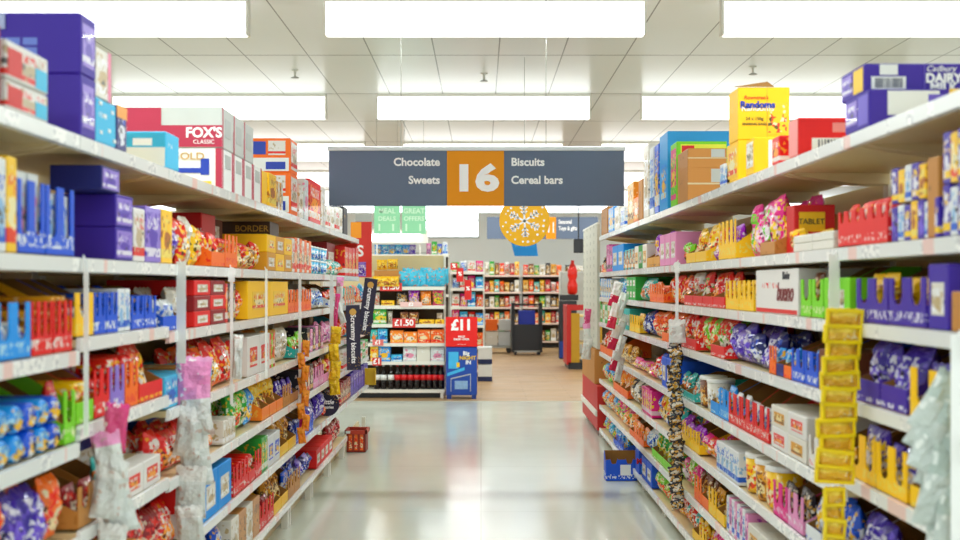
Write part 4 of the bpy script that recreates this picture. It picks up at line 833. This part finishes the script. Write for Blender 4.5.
for k in range(22):
    a = k * 2 * PI / 22 + R.uniform(-.1, .1); q = r * R.uniform(.72, .9); b.lathe([(R.uniform(.006, .014), -.0085), (.006, -.0065)], q * math.cos(a), q * math.sin(a), 6, axis='y')
ob('snow_dots', b, txw, t)['kind'] = 'stuff'; ob('wire', MB().tube([(0, 0, r), (0, 0, 3.668 - z)], .002), plain('steel', '9fa09a', .3, .8), t); tag(t, 'round gold disc with white snowflake hanging below aisle sign', 'hanging decoration')
D = 18; x, _, z = P(524, 248, D); t = ob('hanging_banner', MB().prism([(-.2, .12), (.18, .12), (.21, -.12), (-.14, -.12)], -.004, .004, 'y'), mat_print('sky', 'case')); t.location = (x, D, z); tag(t, 'small bright blue banner hanging below the gold disc', 'banner')
D = 20; x, _, z = P(578.5, 246, D); t = empty('monitor', (x, D, z)); ob('housing', MB().cb(-.08, .08, -.03, .03, -.115, .115, .008), dark_m, t); ob('bracket', MB().box(-.01, .01, -.01, .01, .115, 3.668 - z), dark_m, t); tag(t, 'small black monitor hanging from ceiling at right', 'monitor')
for i, (a, b_) in enumerate(((374, 400), (402, 426))):
    D = 15.7; x0, _, zt = P(a, 196, D); x1, _, zb = P(b_, 234, D); t = empty('hanging_banner', ((x0 + x1) / 2, D, zb)); w = x1 - x0; h = zt - zb
    ob('sheet', MB().cb(-w / 2, w / 2, -.003, .003, 0, h, .001), plain('banner_green', '8fd3a4', .5, var=.1, scale=5), t)
    text(['MEAL', 'GREAT'][i], .09, plain('print_mint', 'cdeccf', .5), t, (0, -.005, h * .6), off=.002); text(['DEALS', 'OFFERS'][i], .08, plain('print_mint', 'cdeccf', .5), t, (0, -.005, h * .4), off=.002)
    for xx in (-.1, .08): ob('printed_bottle', MB().cb(xx - .012, xx + .012, -.0045, -.0032, .04, .13, .002), plain('print_mint', 'cdeccf', .5), t)
    for xx in (-w * .4, w * .4): ob('wire', MB().tube([(xx, 0, h), (xx, 0, 3.668 - zb)], .002), plain('steel', '9fa09a', .3, .8), t)
    tag(t, ['left', 'right'][i] + ' pale green banner hanging above the end shelves', 'banner')

# ------------------------------------------------------------------ end shelving facing the aisle (left of centre)
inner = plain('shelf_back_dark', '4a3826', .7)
def unit(x0, x1, y, d, zs, top, label, name='shelving_unit', back=cream_metal, rail=None):
    t = empty(name, ((x0 + x1) / 2, y, 0)); w = x1 - x0; hw = w / 2
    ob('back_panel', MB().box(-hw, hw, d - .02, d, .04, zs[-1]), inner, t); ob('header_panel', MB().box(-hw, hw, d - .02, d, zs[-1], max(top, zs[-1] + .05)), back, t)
    for x in (-hw, hw - .03): ob('upright', MB().box(x, x + .03, d - .06, d - .021, 0, top), white_metal, t)
    ob('plinth', MB().box(-hw + .02, hw - .02, .05, .07, 0.005, .08), dark_m, t)
    for x in (-hw + .02, hw - .06): ob('foot', MB().box(x, x + .04, .01, .05, 0, .09), white_metal, t)
    for i, z in enumerate(zs):
        sh = ob('shelf', MB().box(-hw + .003, hw - .003, .012, d - .022, z - .03, z - .005), white_metal, t)
        ob('ticket_rail', MB().box(-hw + .003, hw - .003, 0, .011, z - .045, z), rail or white_metal, sh)
    tag(t, label, 'shelving'); return t
YE = 16.0; ZE = [.117, .488, .732, .984, 1.229, 1.478]
E0 = unit(-1.98, -.478, YE, .48, ZE, 1.9, 'end-of-aisle white shelving with cola bottles at its bottom')
def ex(px, D=YE): return (px - CX) * D / F
def facing(o, x, y, z, label, cat, grp=None, rz=0): o.location = (x, y, z); o.rotation_euler = (0, 0, rz); tag(o, label, cat, grp); return o
def price(body, px, py, wpx, hpx, lb, D=YE, pal=None):
    x, _, z = P(px, py, D); w, h = wpx * D / F, hpx * D / F; t = empty('price_card', (x, D - .012, z))
    ob('card', MB().cb(-w / 2, w / 2, -.002, .002, -h / 2, h / 2, .0008), pal or plain('card_red', 'd8302c', .5), t); text(body, h * .95, txw, t, (0, -.0035, 0), off=.003, sx=1); tag(t, lb, 'price card')
price('£1.50', 391, 287, 22, 8, 'red £1.50 price card on the top rail of end shelving'); price('£1.50', 404, 323, 23, 9, 'larger red £1.50 price card on third rail of end shelving')
price('£1', 378, 342.5, 11, 6, 'small red £1 price card at left of end shelving', pal=plain('card_salmon', 'e8706c', .5)); price('£2', 411, 304.5, 22, 5, 'pale pink price card on second rail of end shelving', pal=plain('card_pink', 'efc4c0', .5)); price('£1', 377, 361.5, 9, 8, 'plain red price card low at left of end shelving')
# bottles
def bottle(px, i, lab):
    t = empty('cola_bottle', (ex(px) , YE + .08, ZE[0] + .001))
    ob('body', cached('cola', lambda: MB().lathe([(.036, 0), (.042, .008), (.042, .07), (.038, .1), (.042, .13), (.042, .19), (.04, .215), (.028, .25), (.015, .28), (.0135, .3)], n=14).mesh('body')), plain('cola', '150a08', .12, var=0), t)
    ob('label', cached('colal', lambda: MB().lathe([(.0428, .12), (.0428, .19)], n=14).mesh('label')), lab, t)
    ob('cap', cached('colac', lambda: MB().lathe([(.0155, .298), (.0155, .318)], n=10).mesh('cap')), plain('cap_grey', 'b8bcc0', .4) if lab is paperw else plain('cap_red', 'c01818', .4), t)
    lb = ('dark cola bottle with white label, ' if lab is paperw else 'dark cola bottle with red label, ') + f'{ORD[i]} from left on end shelving'
    tag(t, lb, 'bottle', 'cola bottles')
for i, px in enumerate((376.5, 383, 390.5, 397, 403.5, 410, 416.5, 423, 429, 435, 441)): bottle(px, i, paperw if i < 3 else plain('label_red', 'dd1a20', .4))
def eb(px0, px1, lv, h, pal, style, name, label, cat, bag=False, d=.2, dz=0):
    x0, x1 = ex(px0), ex(px1); w = x1 - x0
    o = ob(name, m_bag(w, .09, h, R.randrange(5)) if bag else MB().cb(-w / 2, w / 2, -d / 2, d / 2, 0, h, .003), mat_print(pal, style)); return facing(o, (x0 + x1) / 2, YE + .04 + (d / 2 if not bag else .07), ZE[lv] - .004 + dz, label, cat, None)
for i, (a, b_, h, pal, st, w_) in enumerate(((370, 378, .2, 'yel', 'box', 'yellow'), (378.4, 390, .2, 'whb', 'box', 'blue and yellow striped'), (391, 402, .09, 'cyn', 'box', 'low blue'), (403, 416, .19, 'slv', 'box', 'large grey-white'), (416.5, 430, .2, 'wht', 'case', 'plain pale grey'), (430.5, 444, .19, 'slv', 'box', 'right-hand grey-white'))):
    if i == 1: pal = 'sky'
    eb(a, b_, 1, h, pal, st, 'carton', f'{w_} pack just above the cola bottles', 'carton')
for i, (a, b_, h, pal, w_) in enumerate(((370, 377, .18, 'tea', 'teal'), (377.5, 387, .19, 'cyn', 'blue and white'), (390, 403, .17, 'ora', 'first bright orange'), (403.5, 417, .15, 'ora', 'second bright orange'), (417.5, 430, .18, 'org', 'third, red-printed orange'), (430.5, 444, .18, 'org', 'fourth, red-printed orange'))):
    eb(a, b_, 2, h, pal, 'box', 'carton', f'{w_} carton on third-lowest end shelf', 'carton')
for i, (a, b_, h, pal, bg, w_) in enumerate(((373, 386, .2, 'grn', 0, 'green and red box'), (387, 392, .17, 'wht', 1, 'narrow cream packet'), (400, 408, .16, 'brn', 0, 'left round-topped brown pack'), (409, 418, .16, 'brn', 0, 'right round-topped brown pack'), (419, 434, .06, 'ylw', 0, 'low wide yellow tray'), (435, 444, .06, 'ylw', 0, 'low narrow yellow tray'), (436, 442, .14, 'wht', 1, 'white packet behind the yellow tray'))):
    o = eb(a, b_, 3, h, pal, 'bag' if bg else 'box', 'packet' if bg else 'carton', f'{w_} on fourth-lowest end shelf', 'packet' if bg else 'carton', bool(bg))
    if i == 6: o.location.y += .15
for i, (a, b_, h, pal, bg, w_) in enumerate(((373, 379, .17, 'whr', 1, 'white and red packet'), (381, 394, .07, 'ylw', 0, 'low yellow tray'), (396, 407, .18, 'blk', 1, 'dark packet'), (408, 419, .2, 'vio', 1, 'violet and orange packet'), (420, 431, .19, 'ora', 1, 'orange packet'), (432, 443, .2, 'mul', 1, 'multicoloured packet'))):
    eb(a, b_, 4, h, pal, 'bag' if bg else 'box', 'packet' if bg else 'carton', f'{w_} on second-highest end shelf', 'packet' if bg else 'carton', bool(bg))
eb(374, 400, 5, .22, 'tan', 'case', 'carton', 'open brown carton of yellow packets on end shelving', 'carton')
for i, (px, z) in enumerate(((378, .0), (386, .0), (394, 0), (381, .16), (392, .17))):
    o = ob('packet', m_bag(.14, .07, .13, i), mat_print('ylw', 'bag')); facing(o, ex(px), YE + .0 + (.0 if z == 0 else .15) - (.03 if z == 0 else 0), ZE[5] + z + (.065 if z else .002), ['left', 'middle', 'right', 'upper left', 'upper right'][i] + ' yellow packet by the brown carton, end shelving', 'packet')
lb_m = pk_mat('packet_turquoise', '4cc4e4', '3fb8dc', .5, 'f08a3c')
for i, px in enumerate((406, 415, 424, 433, 442)):
    for r_ in range(2):
        o = ob('packet', m_bag(.15, .08, .2 + .03 * ((i + r_) % 2), i), lb_m); facing(o, ex(px + r_ * 3 - 2), YE + .06 + r_ * .12, ZE[5] + .002 + r_ * .02, f'turquoise bag with orange dots, {"front" if r_ == 0 else "back"} row, {ORD[i]} from left', 'packet', None, R.uniform(-.2, .2))
# promo bin with £11 board
D = 15.9; t = empty('promo_stand', (ex(461.5, D), D, 0)); w = 31 * D / F
ob('carton_body', MB().cb(-w / 2, w / 2, 0, .35, .05, .68, .004), plain('promo_blue', '1746a8', .5, var=.15, scale=5), t)
for x in (-w / 2 + .01, w / 2 - .07): ob('leg', MB().cb(x, x + .06, .01, .06, 0, .06, .002), plain('promo_navy', '123a8c', .5), t)
ob('red_board', MB().cb(-w / 2 - .005, w / 2 + .005, -.012, .0, .69, 1.08, .002), plain('board_red', 'ea1410', .5, var=.02), t)
text('£11', .19, txw, t, (0, -.016, .97), off=.009, sx=.95); text('PRICE', .035, txw, t, (0, -.016, .82), off=.001); text('DROP OFFER', .035, txw, t, (0, -.016, .785), off=.001); text('while stocks last', .018, txw, t, (0, -.016, .72))
ob('picture_panel', MB().box(-w * .42, -w * .1, -.003, -.0005, .4, .62), plain('print_skyblue', '3fb4ea', .5, var=.2), t); ob('shelf_stripe', MB().prism([(-w * .46, .3), (w * .1, .38), (w * .1, .42), (-w * .46, .34)], -.003, -.0005, 'y'), plain('print_skyblue', '3fb4ea', .5, var=.2), t)
ob('silver_lines', MB().prism([(-w * .35, .1), (-w * .33, .1), (-w * .33, .26), (w * .28, .32), (w * .28, .1), (w * .3, .1), (w * .3, .335), (-w * .35, .275)], -.003, -.0005, 'y'), g_l, t)
ob('picture_frame', MB().box(-w * .22, w * .2, -.003, -.0005, .13, .24), plain('print_paleblue', '8cb0d8', .5, var=.3, scale=30), t); ob('gold_mark', MB().box(-w * .16, -w * .06, -.004, -.003, .42, .48), yel_i, t)
text('Big', .07, txw, t, (w * .15, -.006, .6), off=.002); text('NIGHT', .07, yel_i, t, (w * .2, -.006, .54), off=.002); text('IN', .07, txw, t, (w * .22, -.006, .48), off=.002)
ob('topper', MB().cb(-w / 2, w / 2, .02, .33, .68, .72, .002), plain('promo_navy', '123a8c', .5), t); tag(t, 'blue promotional bin with red £11 board, centre left', 'display stand')
for i, (px, py, pal) in enumerate(((452, 302, 'grn'), (459, 300, 'slv'), (466, 303, 'lpk'), (473, 301, 'cyn'))):
    x, _, z = P(px, py, 16.05); o = ob('packet', m_bag(.12, .07, .2, i), mat_print(pal, 'bag')); facing(o, x, 16.05, .722, f'{PAL[pal][0]} packet in the promotional bin', 'packet')
# red signs and units behind
U1 = unit(-1.9, -.52, 19.7, .5, [.12, .55, .95, 1.35, 1.7, 2.0], 2.05, 'tall pale shelving seen above the end shelving', back=plain('panel_grey', 'c8cec9', .6))
t = empty('light_box', (-1.3, 19.6, 2.2)); ob('case', MB().box(-.48, .44, .02, .1, -.02, .2), white_metal, t); ob('glowing_front', MB().box(-.47, .32, .0, .019, .01, .13), plain('diffuser_soft', 'ffffff', .4, var=0, emis=2.0), t); 
for x in (-.4, .3): ob('post', MB().box(x, x + .02, .03, .05, -.201, -.02), white_metal, t)
tag(t, 'white glowing header box over distant pale shelving', 'light box')
for i, (px, pal) in enumerate(((378, 'sky'), (385, 'cyn'), (392, 'sky'), (399, 'cyn'), (406, 'sky'), (412, 'lil'))):
    x = ex(px, 19.8); o = ob('packet', m_bag(.12, .08, .16, i), mat_print(pal, 'bag')); facing(o, x, 19.85, 2.0, f'{ORD[i]} blue packet from left on distant high shelf', 'packet')
U2 = unit(-.5, .06, 19.7, .5, [.12, .5, .85, 1.15, 1.45, 1.72], 1.8, 'narrow crowded shelving behind the promotional bin', back=plain('panel_grey', 'c8cec9', .6))
pl = ['red', 'whr', 'mul', 'sky', 'pnk', 'grn', 'org', 'cyn', 'whb', 'gld']
def stock(x0, x1, y, zs, heights, per, pals, where, kinds=('bag', 'box'), nm=('packet', 'carton')):
    for li, (z, h) in enumerate(zip(zs, heights)):
        n = max(1, int((x1 - x0) / per)); p = (x1 - x0) / n; lvn = SHW[len(zs)][li]
        for i in range(n):
            pal = pals[(i * 3 + li * 7) % len(pals)]; bg = (i + li) % 2 == 0; hh = h * R.uniform(.75, 1)
            o = ob(nm[0 if bg else 1], m_bag(p * .92, .08, hh, i % 5) if bg else m_case(p * .92, .16, hh), mat_print(pal, 'bag' if bg else 'box'))
            facing(o, x0 + p * (i + .5), y + .06 + (.05 if bg else .08), z - .004, f'{PAL[pal][0]} {"packet" if bg else "carton"}, {ORD[i] if i < len(ORD) else "last"} from left, {lvn}, {where}', 'packet' if bg else 'carton')
SHW = {5: ['bottom', 'lower', 'middle', 'upper', 'top'], 6: ['bottom', 'second', 'third', 'fourth', 'fifth', 'top'], 2: ['lower', 'upper'], 3: ['lower', 'middle', 'top'], 4: ['bottom', 'second', 'third', 'top'], 1: ['top']}
stock(-.48, .04, 19.7, [.12, .5, .85, 1.15, 1.45, 1.72], [.3, .28, .25, .25, .22, .2], .12, pl, 'crowded narrow shelves')
stock(-.9, -.54, 19.7, [2.0], [.22], .09, ['lpk', 'blu', 'wht', 'grn', 'whb'], 'distant high shelf')
for i, (px, py, w, h) in enumerate(((460, 268, 7, 14), (468, 280, 7, 20), (454, 263, 7, 7))):
    x, _, z = P(px, py, 19.6); t = empty('promo_sign', (x, 19.55, z)); ob('card', MB().cb(-w * .008, w * .008, -.002, .002, -h * .016, 0, .0005), red_i, t); text('%', .09, txw, t, (0, -.004, -h * .007), off=.003); tag(t, ['middle red promotional sign on crowded narrow shelves', 'rightmost red promotional sign on crowded narrow shelves', 'small topmost red promotional sign on crowded narrow shelves'][i], 'sign')
for i in range(2):
    t = empty('storage_crate', (ex(483, 18.9) + .03, 18.95, .0 + i * .27)); ob('body', MB().cb(-.11, .11, -.15, .15, .0, .265, .006), plain('crate_white', 'e3e6e6', .5), t); ob('base_band', MB().box(-.112, .112, -.152, .152, .0, .075), plain('crate_navy', '1c2856', .5), t); tag(t, ['lower', 'upper'][i] + ' white crate with navy band by the crowded shelves', 'crate')

# ------------------------------------------------------------------ far back shelving, cages, stands
YBk = 28.8; zb_ = [.17, .6, .976, 1.34, 1.74]
redrail = plain('rail_pinkish', 'eacfc2', .5, var=.25, scale=14)
unit(.05, .95, YBk, .5, zb_, 1.85, 'left far shelving at the back wall', rail=redrail); unit(.98, 1.95, YBk, .5, zb_, 1.85, 'right far shelving at the back wall', rail=redrail); unit(1.98, 3.2, YBk, .5, zb_, 1.85, 'outermost far shelving partly behind black stand', rail=redrail)
pb = ['gld', 'brn', 'yel', 'blk', 'red', 'tea', 'wht', 'whr', 'org', 'grn', 'dkr']
stock(.08, .92, YBk, zb_, [.33, .28, .28, .3, .34], .12, pb, 'left far shelving'); stock(1.0, 1.93, YBk, zb_, [.33, .28, .28, .3, .3], .12, pb[::-1], 'right far shelving'); stock(2.0, 3.1, YBk, zb_[2:], [.25, .28, .25], .2, pb, 'outermost far shelving')
D = 26.5; t = empty('roll_cage', (ex(498, D), D, 0)); w = .29 * 2
for x in (-.3, .28):
    for y in (0, .5): ob('post', MB().box(x, x + .02, y, y + .02, .12, 1.0), plain('cage_steel', 'a8aca8', .4, .6), t)
ob('deck', MB().box(-.3, .3, 0, .52, .12, .16), plain('cage_steel', 'a8aca8', .4, .6), t)
for x in (-.26, .22):
    for y in (.04, .42): ob('castor', MB().lathe([(.055, 0), (.055, .035)], x + .02, .06, 12, axis='y'), dark_m, t).location.y = y
tag(t, 'steel roll cage of white cartons left of the black cage', 'roll cage')
for i, (x, z, c) in enumerate(((-.14, .165, 'wht'), (.14, .165, 'slv'), (-.14, .5, 'org'), (.15, .5, 'slv'))):
    o = ob('carton', MB().cb(-.13, .13, -.2, .2, 0, .31 if z < .4 else .24, .005), mat_print(c, 'case')); facing(o, t.location.x + x, D + .24, z, ['lower left white', 'lower right silvery', 'upper left orange', 'upper right silvery'][i] + ' carton on the steel roll cage', 'carton')
D = 25.8; t = empty('roll_cage', (ex(527, D), D, 0)); 
ob('front_panel', MB().cb(-.29, .29, 0, .03, .1, .66, .01), dark_m, t)
for x in (-.3, .26): ob('side_frame', MB().cb(x - (.03 if x < 0 else 0), x + .07 - (.03 if x < 0 else 0), 0, .5, .06, 1.12, .01), dark_m, t)
ob('top_bar', MB().cb(-.29, .29, .0, .03, 1.06, 1.1, .005), dark_m, t); ob('base', MB().box(-.28, .28, 0, .5, .06, .1), plain('cage_steel', 'a8aca8', .4, .6), t)
for x in (-.25, .25): ob('castor', MB().lathe([(.04, 0), (.04, .03)], x, .045, 12, axis='y'), dark_m, t)
tag(t, 'black roll cage holding blue crate in front of far shelves', 'roll cage')
t2 = ob('storage_crate', MB().cb(-.18, .18, -.15, .15, 0, .32, .01), plain('crate_blue', '1c34b0', .5)); facing(t2, t.location.x, D + .24, .63, 'deep blue crate resting in the black roll cage', 'crate')
t3 = ob('cage_load', MB().cb(-.24, .24, -.18, .18, 0, .515, .01), plain('load_grey', '4c5056', .6)); facing(t3, t.location.x, D + .25, .105, 'dark grey carton under the blue crate in black cage', 'carton')
D = 24.5; t = empty('display_stand', (ex(566, D), D, 0)); ob('body', MB().cb(-.13, .22, 0, .35, .0, 1.18, .006), dark_m, t); ob('header', MB().cb(-.13, .25, -.01, .02, 1.19, 1.3, .004), dark_m, t); ob('blue_foot', MB().cb(-.135, .0, -.012, -.001, .02, .36, .003), plain('promo_navy', '123a8c', .5), t); tag(t, 'black display stand with blue foot panel at right of aisle end', 'display stand')
b = MB().lathe([(.06, 0), (.1, .04), (.105, .2), (.075, .3), (.1, .38), (.1, .5), (.06, .6), (.035, .64), (.035, .7)], n=18); t = ob('inflatable_bottle', b, plain('inflatable_red', 'e02416', .3)); facing(t, ex(573, D) + .0, D + .15, 1.302, 'red bottle-shaped inflatable standing on the black display stand', 'inflatable')
D = 21.5; t = empty('display_stand', (ex(574, D), D, 0))
ob('red_side', MB().cb(-.13, -.05, 0, .9, .08, 1.14, .004), plain('stand_red', 'c8201c', .5), t); ob('base', MB().box(-.1, .5, .0, .9, .0, .12), dark_m, t); ob('back', MB().box(.46, .5, 0, .9, .12, 1.05), plain('stand_yellow', 'c99a1c', .6), t)
ob('yellow_front', MB().cb(-.05, .1, -.01, .02, .12, 1.0, .003), plain('stand_yellow', 'c99a1c', .6), t)
for z in (.2, .45, .7, .93): ob('shelf', MB().box(-.05, .46, .02, .9, z, z + .03), plain('stand_cream', 'e8d490', .5), t)
ob('top_sign', MB().cb(-.13, .5, -.01, .01, 1.05, 1.15, .003), plain('stand_red', 'c8201c', .5), t); tag(t, 'red and yellow display stand at right end of wooden floor', 'display stand')
t = ob('fridge_unit', MB().cb(1.75, 2.4, 26.6, 27.2, 0, 1.8, .02), plain('fridge_white', 'd4dad6', .5)); tag(t, 'pale upright cabinet behind red display stand', 'cabinet')

# ------------------------------------------------------------------ end of the right run
m, nt, bb = newmat('pegboard'); L = nt.links.new; tc = N(nt, 'ShaderNodeTexCoord'); sp = N(nt, 'ShaderNodeSeparateXYZ'); L(tc.outputs['Object'], sp.inputs[0])
fy = math_(nt, 'LESS_THAN', math_(nt, 'MODULO', math_(nt, 'ADD', sp.outputs[1], 20), .4), .05); fz = math_(nt, 'LESS_THAN', math_(nt, 'MODULO', math_(nt, 'ADD', sp.outputs[2], 20), .08), .035)
mx = N(nt, 'ShaderNodeMix', data_type='RGBA'); L(math_(nt, 'MULTIPLY', fy, fz), mx.inputs[0]); mx.inputs[6].default_value = lin('cdcabb'); mx.inputs[7].default_value = lin('8f8d80'); L(mx.outputs[2], bb.inputs['Base Color']); bb.inputs['Roughness'].default_value = .5
t = empty('end_bay', (W, 12.0, 0))
ob('pegboard_side', MB().cb(.0, .03, .08, 1.7, .86, 2.11, .003), m, t); ob('top_cap', MB().box(-.005, .035, .07, 1.71, 2.11, 2.125), white_metal, t)
ob('red_base', MB().cb(-.01, .5, -.05, 1.7, .06, .5, .004), plain('stand_red', 'c8201c', .5), t); ob('bumper_rail', MB().cb(-.03, -.01, -.05, 1.7, .2, .26, .004), white_metal, t)
ob('cardboard_side', MB().cb(-.02, .4, .15, 1.6, .505, .85, .003), mat_print('tan', 'case'), t); ob('back', MB().box(.46, .5, .08, 1.7, .505, 2.1), cream_metal, t)
for y in (0, 1.6): ob('foot', MB().box(.02, .07, y, y + .05, 0, .06), white_metal, t)
tag(t, 'end bay with beige slotted side panel above red base, right', 'shelving bay')
hang(1, 592, .95, [(-.02, .1, .07, .2, .1), (.0, -.05, .08, .2, -.1), (-.03, -.22, .1, .22, .15)], 'pink and white packet hanging on the beige slotted end panel', [pk_mat('packet_magenta', 'e8438e', 'e04a84', .9), pinksil, silv])

# ------------------------------------------------------------------ labels of the shelf stock: look, then place among look-alikes, shelf and bay
from collections import defaultdict
G = defaultdict(list)
for r in REC:
    o, look, noun, s, lv, y, z = r; k = max(0, int(y - Y0[s])); G[(look, noun, s, lv, min(k, 9))].append(r)
def colword(i, n): return '' if n == 1 else (('nearer' if i == 0 else 'farther') if n == 2 else ORD[i] if i < n - 1 else 'farthest')
for (look, noun, s, lv, k), rs in G.items():
    cols = defaultdict(list)
    for r in rs: cols[round(r[5], 2)].append(r)
    ys = sorted(cols)
    for i, yk in enumerate(ys):
        st = sorted(cols[yk], key=lambda r: (r[6], abs(r[0].location.x)))
        for j, r in enumerate(st):
            same = [q for q in st if abs(q[6] - r[6]) < .004]
            if len(st) == 1: rw = ''
            elif len(same) > 1: rw = ('front' if r is same[0] else 'rear') + (' lower' if len(same) < len(st) and j < len(st) / 2 else ' upper' if len(same) < len(st) else '')
            elif len(st) == 2: rw = ('lower', 'upper')[j]
            else: rw = 'lowest' if j == 0 else 'topmost' if j == len(st) - 1 else 'middle' if len(st) == 3 else ('second-up', 'third-up', 'fourth-up')[j - 1]
            words = ' '.join(w for w in (rw, colword(i, len(ys)), look, noun) if w)
            r[0]['label'] = f'{words}, {SHN[s][lv]}, {ORD[k]} {SD[s]} bay'
            r[0]['group'] = f'{noun}s on the {SHN[s][lv]} of the {SD[s]} run' if not noun.endswith('x') else f'{noun}es on the {SHN[s][lv]} of the {SD[s]} run'
seen = {}
for o in list(bpy.data.objects):
    for k_ in ('_dim', '_n'):
        if k_ in o: del o[k_]
    if o.parent is None and 'label' in o:
        if o['label'] in seen: print('DUPLABEL', o['label'])
        seen[o['label']] = 1
print('THINGS', len(seen))
from collections import Counter
print(Counter(o.get('category') for o in bpy.data.objects if o.parent is None).most_common(14))

# ------------------------------------------------------------------ light, camera, view
wd = bpy.data.worlds.new('World'); S.world = wd; wd.use_nodes = True
wd.node_tree.nodes['Background'].inputs[0].default_value = (.86, .94, 1, 1); wd.node_tree.nodes['Background'].inputs[1].default_value = .55
cam = bpy.data.cameras.new('camera'); co = bpy.data.objects.new('camera', cam); COL.objects.link(co); S.camera = co
co.location = (0, 0, CH); co.rotation_euler = (PI / 2, 0, 0); cam.sensor_width = 36; cam.lens = F / 960 * 36; cam.clip_end = 100; cam.clip_start = .05
cam.shift_x = (480 - CX) / 960; cam.shift_y = (CY - 270) / 960
cam.dof.use_dof = True; cam.dof.focus_distance = 8.6; cam.dof.aperture_fstop = 2.9
S.view_settings.view_transform = 'Standard'; S.view_settings.look = 'None'; S.view_settings.gamma = 1; S.view_settings.exposure = 0.74
S.cycles.use_denoising = True; S.cycles.max_bounces = 8; S.cycles.diffuse_bounces = 4; S.cycles.caustics_reflective = False; S.cycles.caustics_refractive = False
